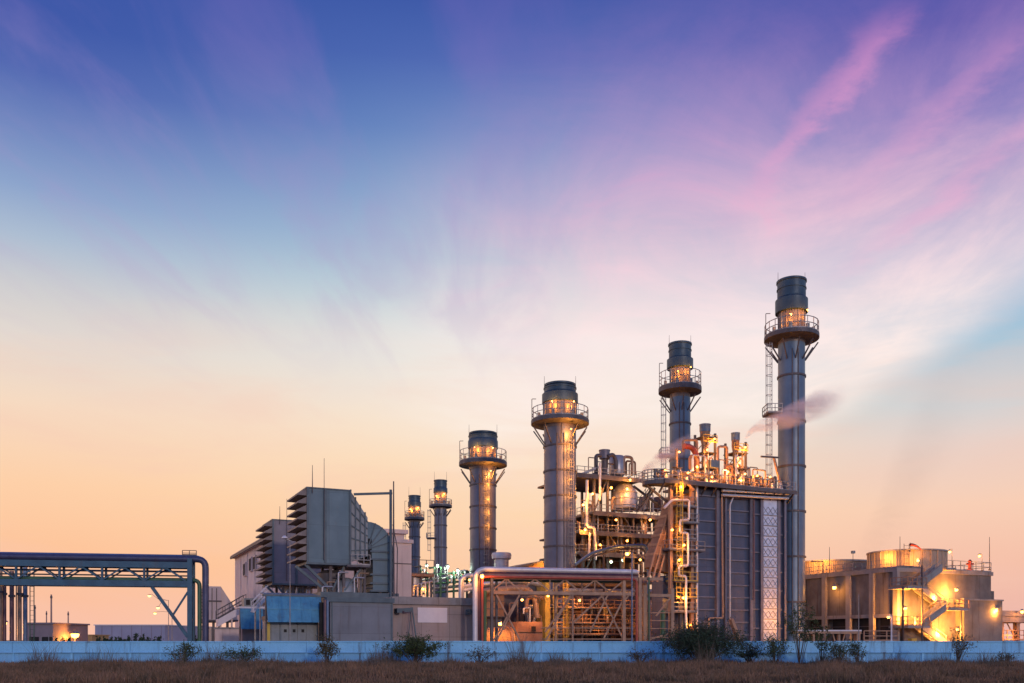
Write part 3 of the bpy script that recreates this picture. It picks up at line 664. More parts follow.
f = Frame(218, 118); p = f.p(218,620); q = f.p(246,604)
r = thing('conveyor_gallery', 'beige sloping gallery on thin legs leading up towards the hall', 'gallery', f)
MB().prism([(p.x,p.z-.9),(q.x,q.z-.9),(q.x,q.z+.1),(p.x,p.z+.1)], 0, 2.2).build('deck', 'sign', r)
MB().rail([(p.x,0,p.z+.1),(q.x,0,q.z+.1)],1.2,.04,1.2).build('railing','frame',r)
MB().rail([(p.x,2.2,p.z+.1),(q.x,2.2,q.z+.1)],1.2,.04,1.2).build('railing','frame',r)
for k in (.1,.5,.9): MB().bar((p.lerp(q,k).x,.3,0),(p.lerp(q,k).x,.3,p.lerp(q,k).z-.8),.22).build('leg','cladding2',r)
f = Frame(215, 112)
r = thing('low_wall', 'cream low block wall below the sloping gallery', 'wall', f)
MB().box(0,f.u(242),0,.3,0,f.z(629)).build('panel','cladding2',r); MB().box(-.1,f.u(242)+.1,-.08,.38,f.z(629),f.z(629)+.2).build('coping','concrete2',r)
f = Frame(244, 112); r = thing('cooling_unit', 'grey rooftop cooling unit with grilles behind the smaller blue sheet', 'cooling unit', f)
z0 = f.z(606.5); z1 = f.z(598)
MB().box(0,f.u(262),0,2,z0,z1).build('body','cabinet',r); MB().box(f.u(246),f.u(250),-.05,.01,z0+.2,z1-.2).build('grille','dark',r); MB().box(f.u(252),f.u(256),-.05,.01,z0+.2,z1-.2).build('grille','dark',r)
MB().box(.1,f.u(262)-.1,.2,1.8,0,z0).build('stand','cladding2',r)

# ------------------------------------------------------------------ air intake filter houses
def filter_house(label, xl, xr, top, bot, Y, m, depth, hoods=9, rods=(), scale=1, front=True):
    f = Frame(xl, Y); r = thing('air_intake', label, 'air intake', f, 'louvred turbine air intakes')
    U = f.u(xr); zt = f.z(top); zb = f.z(bot); zm = zt-.6
    MB().prismx([(0,zb),(depth,zb),(depth,zt),(0,zt)], 0, U).build('housing', m, r)
    mb = MB().box(-.08,U+.1,-.08,depth+.1,zt-.0,zt+.14); mb.box(-.1,U+.1,-.1,depth+.1,zb-.22,zb); mb.build('trim', 'filtrib', r)
    for px_ in (xl+.6, xl+(xr-xl)*.42, xr-.4):
        MB().box(f.u(px_)-.11,f.u(px_)+.11,-.16,0,zb,zt).build('rib', 'filtrib', r)
    n = hoods; H = (zt-zb)
    for i in range(n):
        z1 = zt-.05-i*H/n*.985; hgt = H/n
        out = 1.0*scale
        # a sloped awning: sheet falling outwards, closed cheeks
        hd = MB(); t = .06
        hd.prism([(0,z1),(0,z1-hgt*.86),(-out,z1-hgt*.82),(-out,z1-hgt*.62)][::-1], .0, depth)
        hd.build('louvre_hood', 'hood', r)
    MB().box(-.03,0,.1,depth-.1,zb+.1,zt-.1).build('filter_bank', 'dark', r)
    for px_, ptop, tall in rods:
        x_ = f.u(px_); MB().tube((x_,-.2,zb+.3 if tall else zt-.5),(x_,-.2,f.z(ptop)), .06, 6, .025).build('lightning_rod', 'frame', r)
    return f, r, U, zt, zb
f, r, U, zt, zb = filter_house('blue-grey louvred air intake with a ribbed duct, larger and nearer of two', 307, 350.5, 488, 562, 95, 'filt', 5.6, 9, [(312,465,False),(323.7,457,True)])
dp = 5.0
# ribbed transition
pa, pb, pc, pd = f.p(350.8,490.5), f.p(368,517.5), f.p(368,556), f.p(350.8,562)
MB().prism([(pa.x,pa.z),(pd.x,pd.z),(pc.x,pc.z),(pb.x,pb.z)], .15, dp).build('transition_duct', 'trans', r)
for k in (0,.28,.56,.84):
    a_, b_ = pa.lerp(pb,k), pd.lerp(pc,k); MB().box(a_.x-.05,a_.x+.07,-.02,dp,b_.z,a_.z+.12).build('rib', 'filtrib', r)
for k in (.12,.3,.48,.66,.84):
    a_, b_ = pa.lerp(pd,k), pb.lerp(pc,k); MB().bar((a_.x,.08,a_.z),(b_.x,.08,b_.z),.12,.12).build('rib', 'filtrib', r)
# elbow down
cx, cz = pb.x+.05, f.z(546); R1 = f.u(394)-cx; zt2 = f.z(517.5)
outer = [(cx+R1*math.sin(a), cz+(zt2-cz)*math.cos(a)) for a in [PI/2*i/10 for i in range(11)]]
poly = [(cx,cz-.2)] + [(cx,zt2)] + outer[1:] + [(cx+R1,f.z(590)),(f.u(373),f.z(590)),(f.u(373),f.z(556)),(cx,f.z(556))]
poly = [(cx,zt2)] + outer[1:] + [(cx+R1,f.z(590)),(f.u(374),f.z(590)),(f.u(374),f.z(556)),(cx,f.z(556))]
poly = poly[::-1]
MB().prism(poly, .4, dp-.2).build('duct_elbow', 'filt', r)
for a in (18,36,54,72):
    a = math.radians(a); MB().bar((cx+.0,.34,cz),(cx+R1*math.sin(a),.34,cz+(zt2-cz)*math.cos(a)),.12,.12).build('rib','filtrib',r)
for py_ in (548,556,572,581,589): MB().box(f.u(371),cx+R1+.12,.25,dp,f.z(py_)-.1,f.z(py_)+.1).build('flange','filtrib',r)
MB().box(f.u(369),f.u(372.5),.30,.42,f.z(556),f.z(535)).build('recess_shade','dark',r)  # flat dark panel painting the shade of the elbow's inner recess
# supports
for px_ in (332,345,362,366,382): MB().box(f.u(px_)-.14,f.u(px_)+.14,.5,.8,f.z(596),zb-.1 if px_<355 else f.z(566)).build('leg','frame',r)
for px_ in (332,345,366): MB().box(f.u(px_)-.14,f.u(px_)+.14,dp-.8,dp-.5,f.z(596),zb-.1 if px_<355 else f.z(566)).build('leg','frame',r)
MB().bar(f.p(297,566)+V(0,.6,0), f.p(329,592)+V(0,.6,0), .22,.28).build('brace','filtrib',r)
MB().bar(f.p(306,564)+V(0,.4,0), f.p(330,588)+V(0,.4,0), .22,.28).build('brace','filtrib',r)
MB().bar(f.p(333,590)+V(0,.4,0), f.p(345,566)+V(0,.4,0), .14,.18).build('brace','filtrib',r)
MB().bar(f.p(346,590)+V(0,.4,0), f.p(362,568)+V(0,.4,0), .14,.18).build('brace','filtrib',r)
MB().box(f.u(320),f.u(398),-.3,dp+.3,f.z(597)+.02,f.z(591.5)).build('base_frame','filtrib',r)
MB().box(f.u(346),f.u(369),-.5,dp,f.z(565.5),f.z(563.5)).build('walkway','deck',r)
MB().rail([(f.u(350),-.45,f.z(563.5)),(f.u(369),-.45,f.z(563.5))],1.15,.035,.8).build('railing','rail',r)
MB().lathe([(1.3,0),(1.25,.5),(.95,1.2),(.5,1.6),(.3,1.65)],24,(f.u(350),1.6,f.z(591))).build('silencer_bell','trans',r)
MB().lathe([(1.5,0),(1.5,2.2),(.9,2.6)],24,(f.u(337),2.6,f.z(592))).build('silencer_bell','frame',r)
for k in range(9):
    x_ = f.u(323+k*5.3); MB().path([(x_,.2+.3*(k%3),f.z(592)),(x_,.2+.3*(k%3),f.z(592-6-5*(k%4))),(x_+1.1,.2+.3*(k%3),f.z(592-6-5*(k%4)))],.09,8).build('pipe',['pipe','pipewarm','frame'][k%3],r)
# mast and jib
x_ = f.u(392.5); MB().tube((x_,-.4,f.z(597)),(x_,-.4,f.z(475)),.13,8,.07).build('mast','frame',r)
MB().tube((f.u(389.6),-.4,f.z(597)),(f.u(389.6),-.4,f.z(484)),.16,8).build('mast','filtrib',r)
MB().bar((f.u(353),-.4,f.z(491.5)),(f.u(391),-.4,f.z(487.5)),.2,.25).build('jib','filtrib',r)
MB().path([(f.u(391.5),-.5,f.z(520)),(f.u(396),-.5,f.z(545)),(f.u(395.5),-.5,f.z(597))],.06,6).build('cable','frame',r)
MB().bar(f.p(291,541),f.p(285,538.5),.12).build('lamp_arm','rail',r)
lp = f.p(284.5,538.5); MB().lathe([(.08,.3),(.3,.15),(.32,0)],10,(lp.x,-.1,lp.z)).build('floodlight','sign',r)

f, r, U, zt, zb = filter_house('grey-violet louvred air intake behind and beside the nearer blue-grey one', 272.5, 330, 520, 583, 116, 'filt2', 7, 9, [(279.5,506,False),(286.5,498,True)])
for px_ in (284,294,304): MB().box(f.u(px_)-.16,f.u(px_)+.16,.5,.85,0,zb-.1).build('leg','frame',r); MB().box(f.u(px_)-.16,f.u(px_)+.16,5,5.3,0,zb-.1).build('leg','frame',r)
MB().bar(f.p(266,585)+V(0,.6,0), f.p(282,600)+V(0,.6,0), .2,.26).build('brace','filtrib',r)
MB().bar(f.p(276,583)+V(0,.6,0), f.p(290,600)+V(0,.6,0), .2,.26).build('brace','filtrib',r)
for k in range(6): MB().path([(f.u(288+k*5),1,6),(f.u(288+k*5),1,f.z(590-k%3*2)),(f.u(292+k*5),1,f.z(590-k%3*2))],.14,8).build('pipe',['pipe','pipewarm'][k%2],r)
MB().lathe([(1.8,0),(1.7,2),(.9,3)],20,(f.u(300),3,f.z(600))).build('silencer_bell','trans',r)

# ------------------------------------------------------------------ enclosures in front
f = Frame(330, 84); U = f.u(393); Z = f.z(597)
r = thing('turbine_enclosure', 'flat grey-blue box enclosure carrying the nearer air intake', 'enclosure', f)
MB().box(0,U,0,9,0,Z-.45).build('wall', 'enclosure', r); MB().box(-.3,U+.1,-.2,9.2,Z-.45,Z).build('roof', 'filtrib', r)
MB().box(-.9,-.02,.3,.6,0,Z-.5).build('pipe_duct','dark',r)
for px_ in (332,391.5): MB().box(f.u(px_)-.06,f.u(px_)+.06,-.07,0,0,Z-.45).build('joint','filtrib',r)
for i,px_ in enumerate((324.5,327)): MB().tube((f.u(px_),-.2,0),(f.u(px_),-.2,Z-.3),.14,10).build('pipe',['pipemaroon','pipeblue'][i],r)

f = Frame(393, 88); U = f.u(474); Z = f.z(596.5)
r = thing('generator_building', 'beige panelled low building bearing a blank white board', 'building', f)
MB().box(0,U,0,10,0,Z-.75).build('wall', 'beigewall', r)
MB().box(-.15,U+.1,-.25,10,Z-.75,Z).build('parapet', 'concrete2', r)
a_, b_ = f.p(417.5,607.5), f.p(447,622.8)
MB().box(a_.x,b_.x,-.08,-.0,b_.z,a_.z).build('board', 'sign', r)
MB().box(f.u(394),f.u(399),-1.0,-.0,f.z(613),f.z(608.5)).build('junction_box','filtrib',r)
MB().bar((f.u(398),-.7,f.z(610)),(f.u(410.5),-.7,f.z(608.5)),.2,.26).build('bracket_arm','filtrib',r)
MB().bar((f.u(402),-.7,f.z(611.5)),(f.u(410.5),-.7,f.z(610.5)),.1,.14).build('bracket_arm','filtrib',r)
MB().bar((f.u(410),-.7,f.z(609)),(f.u(416),-.9,0),.12).build('prop','filtrib',r)
MB().bar((f.u(409),-.7,f.z(610)),(f.u(404),-.5,0),.07).build('prop','filtrib',r)
MB().box(f.u(462.5),f.u(472),-1.1,-.9,f.z(612.5),f.z(610)).build('bracket_arm','filtrib',r)
MB().box(f.u(465.5),f.u(467.5),-1.15,-.0,f.z(614),f.z(608.5)).build('bracket_plate','filtrib',r)

f = Frame(268, 82); U = f.u(323)
r = thing('blue_canopy_shelter', 'steel cabinet under a large bright blue sheet canopy', 'shelter', f)
a_, b_ = f.z(595.5), f.z(622)
MB().prismx([(-.0,b_),(.12,b_),(1.0,a_),(.9,a_)], 0, U).build('canopy', 'bluetarp', r)
for k in (.22,.40,.62,.8): MB().bar((U*k,-.04,b_),(U*k,.87,a_-.02),.05,.06).build('seam','bluetarp',r)
MB().bar((0,.42,(a_+b_)/2),(U,.42,(a_+b_)/2),.05,.06).build('seam','bluetarp',r)
MB().box(-.3,U+.15,.85,1.5,a_,a_+.16).build('eave','filtrib',r)
MB().prismx([(.95,a_),(4.5,a_+.4),(4.5,a_+.5),(.95,a_+.1)], 0, U).build('roof','cabinet',r)
MB().box(.2,U-.2,1.2,4,0,b_+.25).build('cabinet', 'cabinet', r)
MB().box(.1,U,1.0,4,b_+.25,b_+.6).build('beam','frame',r)
for k in range(5):
    x0 = .5+k*(U-1)/5; d = MB().box(x0,x0+(U-1)/5-.08,1.12,1.2,.15,b_).build('door','cabinet',r)
    if k in (1,2,3): MB().box(x0+.35,x0+.6,1.06,1.12,f.z(632),f.z(629)).build('handle','dark',d)
for x_ in (.0,U): MB().box(x_-.08,x_+.08,.9,1.06,0,a_).build('post','frame',r)
MB().box(.0,.35,.93,1.15,0,b_).build('post','yellow',r)
f = Frame(241, 96); U = f.u(264)
r = thing('blue_canopy_shelter', 'smaller faded blue-violet sheet canopy beside the large bright one', 'shelter', f)
a_, b_ = f.z(608), f.z(629)
MB().prismx([(-.0,b_),(.1,b_),(.9,a_),(.8,a_)], 0, U).build('canopy', 'bluetarp', r)
MB().box(-.1,U+.2,.8,4,a_,a_+.2).build('roof','sign',r)
MB().box(.3,U,1.1,3.5,0,b_+.3).build('cabinet','fardark',r)
for x_ in (.05,U-.1): MB().box(x_-.07,x_+.07,.9,1.05,0,a_).build('post','frame',r)
for i,px_ in enumerate((260,290)):
    street_lamp(['short thin grey pole before the blue-violet sheet','thin grey pole standing before the bright blue canopy'][i], px_, 79, [598,542][i], [], 0, .1, 'rail', pr=.03)
f = Frame(255, 88); r = thing('stair_frame', 'white sloping handrail frame between the two blue canopies', 'stair', f)
MB().stairs(f.p(253,612), f.p(268,596), .9).build('flight','sign',r)
for px_ in (256,261): MB().bar((f.u(px_),.4,0),(f.u(px_),.4,f.z(609)),.14).build('post','rail',r)
# ------------------------------------------------------------------ main boiler (HRSG)
f = Frame(693, 108); U = f.u(787); Zd = 0
r = thing('boiler_unit', 'tall blue-grey boiler casing with ribbed panels under a lit roof deck', 'boiler', f)
zc = f.z(488); D = 5.2
MB().box(0,U,0,D,.0,zc).build('casing', 'hrsg', r)
cols = [693.8,716,724,749.5,760,777,783]
for px_ in cols:
    x_ = f.u(px_); w_ = .42 if px_ not in (724,783) else .25
    MB().box(x_-w_/2,x_+w_/2,-.42,0,0,zc).build('column', 'hrsgrib', r)
for a_, b_ in ((694,716),(724,749.5),(750,760),(777,783)):
    z_ = 1.0
    while z_ < zc-.5: MB().box(f.u(a_)+.22,f.u(b_)-.22,-.2,0,z_,z_+.16).build('stiffener','hrsgrib',r); z_ += 1.55 if b_-a_>15 else 2.4
x0, x1 = f.u(761.5), f.u(776)
sv = MB().box(x0,x1,-.3,0,.3,zc-.2).build('bright_panel', 'silver', r)
z_ = .8; k = 0
mb = MB()
while z_ < zc-2:
    for s_ in range(3):
        w_ = (x1-x0)/3; xx = x0+s_*w_
        mb.bar((xx,-.34,z_),(xx+w_,-.34,z_+.95),.03,.04); mb.bar((xx+w_,-.34,z_),(xx,-.34,z_+.95),.03,.04)
    mb.box(x0,x1,-.42,-.3,z_-.16,z_-.06); z_ += 1.32
mb.build('lattice', 'rail', sv)
# thin service pipes up the face
MB().path([f.p(697,635,-.6),f.p(697,484,-.6),f.p(718,481,-.6)],.14,10).build('pipe','pipewhite',r)
MB().path([f.p(709,636,-.6),f.p(709,618,-.6),f.p(723,618,-.6),f.p(722,495,-.6),f.p(733,495,-.6)],.12,10).build('pipe','pipewarm',r)
MB().path([f.p(730,624,-.6),f.p(730,505,-.6),f.p(736,490,-.6),f.p(736,455,-.6)],.10,10).build('pipe','pipe',r)
MB().path([f.p(754,600,-.6),f.p(754,500,-.6)],.09,10).build('pipe','pipemaroon',r)
for k,yy in enumerate((490.5,495)): MB().path([f.p(722,yy,-.9),f.p(788,yy+3.5,-.9)],.19,12).build('pipe','pipe',r)
# roof deck
zk = f.z(484); xL = f.u(650)
dk = MB().box(f.u(690),U+.4,-1.3,D+.5,zk-.25,zk).box(f.u(658),f.u(690)-.01,-1.3,2.2,zk-.25,zk).build('roof_deck', 'deck', r)
MB().box(f.u(658),U+.4,-1.38,-1.3,zk-.42,zk+.06).build('edge_beam','frame',dk)
mb = MB()
for i in range(14): mb.bar((f.u(659)+i*(U-f.u(659))/13,-1.25,zk-.3),(f.u(659)+i*(U-f.u(659))/13,0,zk-1.4),.14,.2)
mb.build('bracket','frame',dk)
MB().rail([(f.u(658),-1.25,zk),(U+.3,-1.25,zk)],1.15,.035,1.2).build('railing','rail',dk)
# rounded end platform out to the side
hx = f.u(658)-.01; Rr = 1.7
pts = [(hx,-1.2,zk)]+[(hx-Rr*.9*math.sin(a), -1.2+1.7*(1-math.cos(a)), zk) for a in [PI*i/10 for i in range(11)]]+[(hx,2.2,zk)]
mb = MB(); n = len(pts); mb._add([(p[0],p[1],zk-.5) for p in pts]+[(p[0],p[1],zk-.02) for p in pts],[tuple(reversed(range(n))),tuple(range(n,2*n))]+[(i,(i+1)%n,n+(i+1)%n,n+i) for i in range(n)])
e = mb.build('end_platform','deck',r); MB().rail([(p[0],p[1],zk) for p in pts[:-1]],1.2,.04,1.2,mids=(.35,.7)).build('railing','rail',e)
MB().bar((hx-1.5,.5,zk-.4),(f.u(672),.5,f.z(505)),.2,.25).build('brace','frame',r)
MB().bar((hx-1.8,2.5,zk-.4),(f.u(672),2.5,f.z(505)),.2,.25).build('brace','frame',r)
st = MB().stairs(f.p(640,511,1), f.p(655,488,1), .8).build('stair','frame',r)
# inlet duct, sloping out from the casing
poly = [(f.u(692),f.z(492)),(f.u(676),f.z(498)),(f.u(655),f.z(560)),(f.u(655),f.z(568)),(f.u(664),f.z(572)),(f.u(692),f.z(576))]
MB().box(f.u(667),f.u(692)-.05,.9,3.2,0,f.z(576)).build('lower_casing','hrsg',r)
MB().prism(poly, .5, 2.2).build('inlet_duct','casing',r)
for k in range(7):
    MB().bar((f.u(676)+(f.u(655)-f.u(676))*0+ (f.u(690)-f.u(676))*k/7,.44,f.z(498)),(f.u(655)+(f.u(690)-f.u(655))*k/7,.44,f.z(560)),.1,.14).build('rib','rackframe',r)
    a_ = V(poly[1][0],0,poly[1][1]).lerp(V(poly[2][0],0,poly[2][1]), k/6.5)
    MB().box(a_.x-.15,f.u(690),.4,.5,a_.z-.06,a_.z+.06).build('rib','rackframe',r)
    MB().bar((a_.x-.05,.4,a_.z),(a_.x-.05,2.3,a_.z),.16,.3).build('rib','rackframe',r)
for k,px_ in enumerate((652,657,662)):
    MB().bar((f.u(px_-4),.2,f.z(583)),(f.u(px_+3),.2,f.z(557)),.2,.2).build('fin','rackframe',r)
# side gantry columns, platforms and ladders beside the duct
for px_ in (669,679,690): MB().box(f.u(px_)-.2,f.u(px_)+.2,-.5,-.1,0,zk-.5).build('column',['rackframe','frame','rackframe'][int(px_)%3],r)
MB().ladder(f.u(674.5),-.75,f.z(600),zk+1,.55,True).build('ladder','yellow',r)
for i,(a_,b_,yy) in enumerate([(672,692,508),(676,694,524),(672,692,540),(665,700,551),(672,692,566),(670,693,582),(672,692,598),(668,692,612)]):
    x0,x1 = f.u(a_),f.u(b_); z_ = f.z(yy)
    p_ = MB().box(x0,x1,-1.0,1.2,z_-.16,z_).build('platform','deck',r)
    MB().rail([(x0,1.1,z_),(x0,-.95,z_),(x1,-.95,z_)],1.1,.035,1).build('railing','yellow' if i in (5,6) else 'rail',p_)
MB().path([f.p(664,508,-1.1),f.p(672,500,-1.1),f.p(689,500,-1.1),f.p(689,520,-1.1),f.p(680,520,-1.1),f.p(680,533,-1.1),f.p(688,533,-1.1),f.p(688,566,-1.1),f.p(679,566,-1.1),f.p(679,576,-1.1),f.p(686,576,-1.1),f.p(686,640,-1.1)],.15,10).build('pipe','pipewhite',r)
MB().path([f.p(694,490,-1.1),f.p(683,478,-1.1)],.17,8).build('brace','rackframe',r)
MB().bar(f.p(691,505,-.7),f.p(680,496,-.7),.22,.26).build('brace','rackframe',r)
for px_,py_,pw in [(681,487,900),(683,598,700),(679,560,250),(672,530,350),(684,545,250),(690,625,350)]:
    q = f.p(px_,py_,-1.3); lamp(r,(q.x,q.y,q.z),pw,.16)
# pipework, valves and vents on the roof
random.seed(21)
for i in range(46):
    px_ = random.uniform(656,782); v_ = random.uniform(-.8,4 if px_>695 else 1.8); u_ = f.u(px_,v_); h_ = random.choice([.8,1.2,1.6,2.2,2.8,3.4])*(1.25 if 670<px_<750 else .7)
    rr = random.choice([.07,.1,.14,.2]); du = random.uniform(-2.2,2.2); mm = random.choice(['pipewarm','pipewarm','pipe','casing','frame','rackframe'])
    MB().path([(u_,v_,zk),(u_,v_,zk+h_),(u_+du,v_,zk+h_),(u_+du,v_,zk+random.uniform(0,h_*.7))],rr,8).build('pipe',mm,r)
for i in range(34):
    px_ = random.uniform(654,784); v_ = random.uniform(-1,4 if px_>695 else 1.8); u_ = f.u(px_,v_); h_ = random.uniform(.5,1.7); R = random.uniform(.14,.34)
    b_ = MB().lathe([(R*.5,0),(R*.5,h_*.3),(R*1.2,h_*.34),(R*1.2,h_*.42),(R*.8,h_*.5),(R*.8,h_*.8),(R*.4,h_*.95),(R*.2,h_)],10,(u_,v_,zk)).build('valve',random.choice(['casing','pipewarm','pipe','pipered' if i%9==0 else 'frame']),r)
    MB().lathe([(R*1.2,-.04),(R*1.5,0),(R*1.2,.04)],12,(u_,v_,zk+h_+.02)).build('valve_wheel','frame',b_)
for px_,a_ in ((690,3.2),(713,2.2),(750,1.6),(765,1.3)):
    u_ = f.u(px_,3); MB().lathe([(.01,-a_*.9),(.5,-a_*.85),(.72,-a_*.6),(.72,a_*.6),(.5,a_*.85),(.01,a_*.9)],18,(u_,3.2,zk+1.4),axis='x').build('steam_drum','pipewarm',r)
a_,b_ = f.p(710,460,-.9),f.p(718,468,-.9); MB().box(a_.x,b_.x,-1.1,-.5,b_.z,a_.z).build('control_box','cabinet',r)
for px_ in (709,719): MB().bar((f.u(px_,-.8),-.8,zk),(f.u(px_,-.8),-.8,f.z(459.5)),.13).build('stanchion','frame',r)
MB().path([f.p(761,456.5,-.8),f.p(778,457.5,-.8)],.12,8).build('jib','frame',r)
MB().bar(f.p(774,458,-.8),f.p(780,482,-.8),.25).build('jib_post','rackframe',r)
MB().path([f.p(683,452,2),f.p(683,440,2),f.p(697,440,2),f.p(697,460,2)],.16,10).build('pipe','rackframe',r)
MB().path([f.p(718,482,1),f.p(718,446.5,1),f.p(727,446.5,1),f.p(727,480,1)],.16,10).build('pipe','rackframe',r)
MB().path([f.p(684,446,1.5),f.p(692,447,1.5),f.p(697,456,1.5),f.p(697,470,1.5)],.34,14,1.2).build('pipe','pipered',r)
for px_,py_,pw in [(679,452,420),(665,470,250),(697,467,700),(712,477,300),(728,472,500),(745,474,350),(757,476,450),(770,477,300),(688,473,420),(739,480,300)]:
    q = f.p(px_,py_,-.6); lamp(r,(q.x,q.y,q.z),pw,.15)

def vent(label, xc, top, base, wcap, wbody, Y):
    ff = Frame(xc, Y); zz = ff.z(base)
    t_ = thing('vent_silencer', label, 'vent', ff, 'steam vent silencers on the boiler roof')
    cz = ff.z(top); R = ff.w(wcap)/2; W2 = ff.w(wbody)/2; ch = ff.w(7.5)
    MB().lathe([(R*.96,cz-ch),(R,cz-ch+.1),(R,cz-.15),(R*1.05,cz-.1),(R*1.05,cz),(R*.8,cz),(R*.78,cz-.2),(.01,cz-.2)],24).build('cap','pipeblue',t_)
    MB().lathe([(R*.62,zz),(R*.62,cz-ch-1.6),(R*.9,cz-ch-.8),(R*.9,cz-ch)],20).build('barrel','casing',t_)
    for sx in (-1,1):
        for sy in (-1,1): MB().box(sx*W2-.12,sx*W2+.12,sy*W2-.12,sy*W2+.12,zz,cz-ch-.3).build('leg','frame',t_)
    lv = zz+1.6
    while lv < cz-ch:
        p_ = MB().box(-W2-.2,W2+.2,-W2-.25,W2+.2,lv-.1,lv).build('platform','frame',t_)
        for s_ in (-1,1): MB().bar((-W2,s_*W2,lv-1.8),(W2,s_*W2,lv),.08,.1).build('brace','rackframe',p_)
        lv += 2.0
    for k in range(5): 
        xx = W2*random.uniform(-.9,.9); MB().path([(xx,-W2*.7,zz),(xx,-W2*.7,zz+2+k*.8),(xx*.2,0,zz+2.4+k*.8)],.09,8).build('pipe',random.choice(['pipe','pipewarm','rackframe']),t_)
    MB().rail([(-W2-.2,-W2-.2,cz-ch-1.5),(W2+.2,-W2-.2,cz-ch-1.5)],.9,.03,.8).build('railing','yellow',t_)
    lamp(t_,(W2*.5,-W2-.45,cz-ch-1.1),260,.15,off=(0,-.3,-.4)); lamp(t_,(-W2*.8,-W2-.45,cz-ch-2.6),260,.14); lamp(t_,(-W2*.5,-W2-.45,zz+2.2),300,.14)
vent('taller capped vent silencer, nearer the second tallest stack', 705, 424.5, 482, 11, 14, 113)
vent('shorter capped vent silencer with steam drifting from its side', 735.5, 433, 482, 8.5, 14, 114)

# ------------------------------------------------------------------ second boiler tower with drums
f = Frame(585, 134); U = f.u(640)
r = thing('drum_tower', 'open steel tower with silver drums between the thick stack and the boiler', 'boiler tower', f)
Dv = 12
levels = [(574,640,475.5,0),(590,668,512,0),(576,668,532,0),(576,668,553,0),(576,670,578,0)]
for px_ in (583,594,607.5,621,633,641,656,667):
    for vv in (0,Dv*.5,Dv):
        top_ = 472 if px_ in (594,607.5,640) or (px_ in (621,633) and vv > 0) else 512
        MB().box(f.u(px_)-.17,f.u(px_)+.17,vv-.17,vv+.17,0,f.z(top_)).build('column','frame',r)
for a_,b_,yy,_ in levels:
    x0,x1 = f.u(a_),f.u(b_); z_ = f.z(yy)
    p_ = MB().box(x0,x1,-1,Dv,z_-.28,z_).build('platform','deck',r)
    MB().rail([(x0,4,z_),(x0,-.95,z_),(x1,-.95,z_),(x1,4,z_)],1.15,.04,1.3,mids=(.5,)).build('railing','rail',p_)
    MB().box(x0,x1,-1.06,-1.0,z_-.55,z_+.1).build('edge_beam','frame',p_)
for a_,b_,y0,y1 in [(594,607.5,512,478),(621,607.5,553,532),(633,621,532,512),(641,656,553,532),(583,594,575,553),(656,667,575,553),(641,656,578,553),(594,607,600,578),(607,621,578,600),(633,656,600,578)]:
    MB().bar(f.p(a_,y0,-.25),f.p(b_,y1,-.25),.14,.18).build('brace','frame',r)
# sloped roof over the far part
MB().bar(f.p(577,476),f.p(600,466.5),.5,.35).build('edge_pipe','pipe',r)
# drums
q = f.p(617,466,2); R = f.w(8.5)
MB().lathe([(.01,-R*1.5),(R*.6,-R*1.4),(R*.95,-R*1.1),(R,-R*.8),(R,R*.9),(R*.8,R*1.2),(.01,R*1.35)],26,(q.x,2,q.z)).build('upper_drum','drum',r)
q = f.p(627,496.5,.6); Rx = f.w(13.2)
MB().lathe([(.01,Rx*1.22),(Rx*.35,Rx*1.12),(Rx*.7,Rx*.82),(Rx*.93,Rx*.35),(Rx,-.1),(Rx,-Rx*.95),(Rx*.9,-Rx*1.05)],30,(q.x,1.2,q.z)).build('main_drum','drum',r)
for k in (.3,-.2,-.7): MB().lathe([(Rx*(1.0 if k<.2 else .955),-.06),(Rx*(1.05 if k<.2 else 1.0),0),(Rx*(1.0 if k<.2 else .955),.06)],30,(q.x,1.2,q.z+k*Rx),caps=False).build('drum_band','pipe',r)
q = f.p(604.5,459,1); R = f.w(5.4)
MB().lathe([(R,0),(R,f.w(8)),(R*1.08,f.w(8)),(R*1.08,f.w(9)),(R*.8,f.w(9.2))],22,(q.x,1,q.z)).build('vent_cap','hrsgrib',r)
MB().tube((q.x,1,f.z(478)),(q.x,1,q.z),R*.6,16).build('vent_neck','frame',r)
MB().path([f.p(596,476,0),f.p(596,455.5,0),f.p(601,455.5,0)],.3,12).build('pipe','frame',r)
MB().path([f.p(608,456.5,0),f.p(613,454,0),f.p(616,460,0),f.p(616,470,0)],.3,12).build('pipe','frame',r)
MB().tube(f.p(600,500,-1.2),f.p(600,463,-1.2),f.w(1.2),12).build('pipe','pipewhite',r)
for k,(px_,y0,y1,w_) in enumerate([(607.5,489,468,1.8),(586,560,480,1),(590,540,505,1.4),(598,545,500,1.2),(612,550,515,1),(618,550,516,1.5),(628,552,514,2),(645,552,514,4.5),(650,575,545,2),(603,575,540,1.5)]):
    MB().tube(f.p(px_,y0,.6),f.p(px_,y1,.6),f.w(w_)/2,12).build('pipe',['pipe','frame','pipewarm','pipe','frame'][k%5],r)
MB().path([f.p(587,480,-1.3),f.p(587,527,-1.3),f.p(594.5,527,-1.3),f.p(595.5,560,-1.3)],f.w(1.3),12,1.4).build('pipe','pipewhite',r)
MB().path([f.p(588.5,560,-1.5),f.p(590,533,-1.5)],f.w(1),12).build('pipe','pipewhite',r)
random.seed(5)
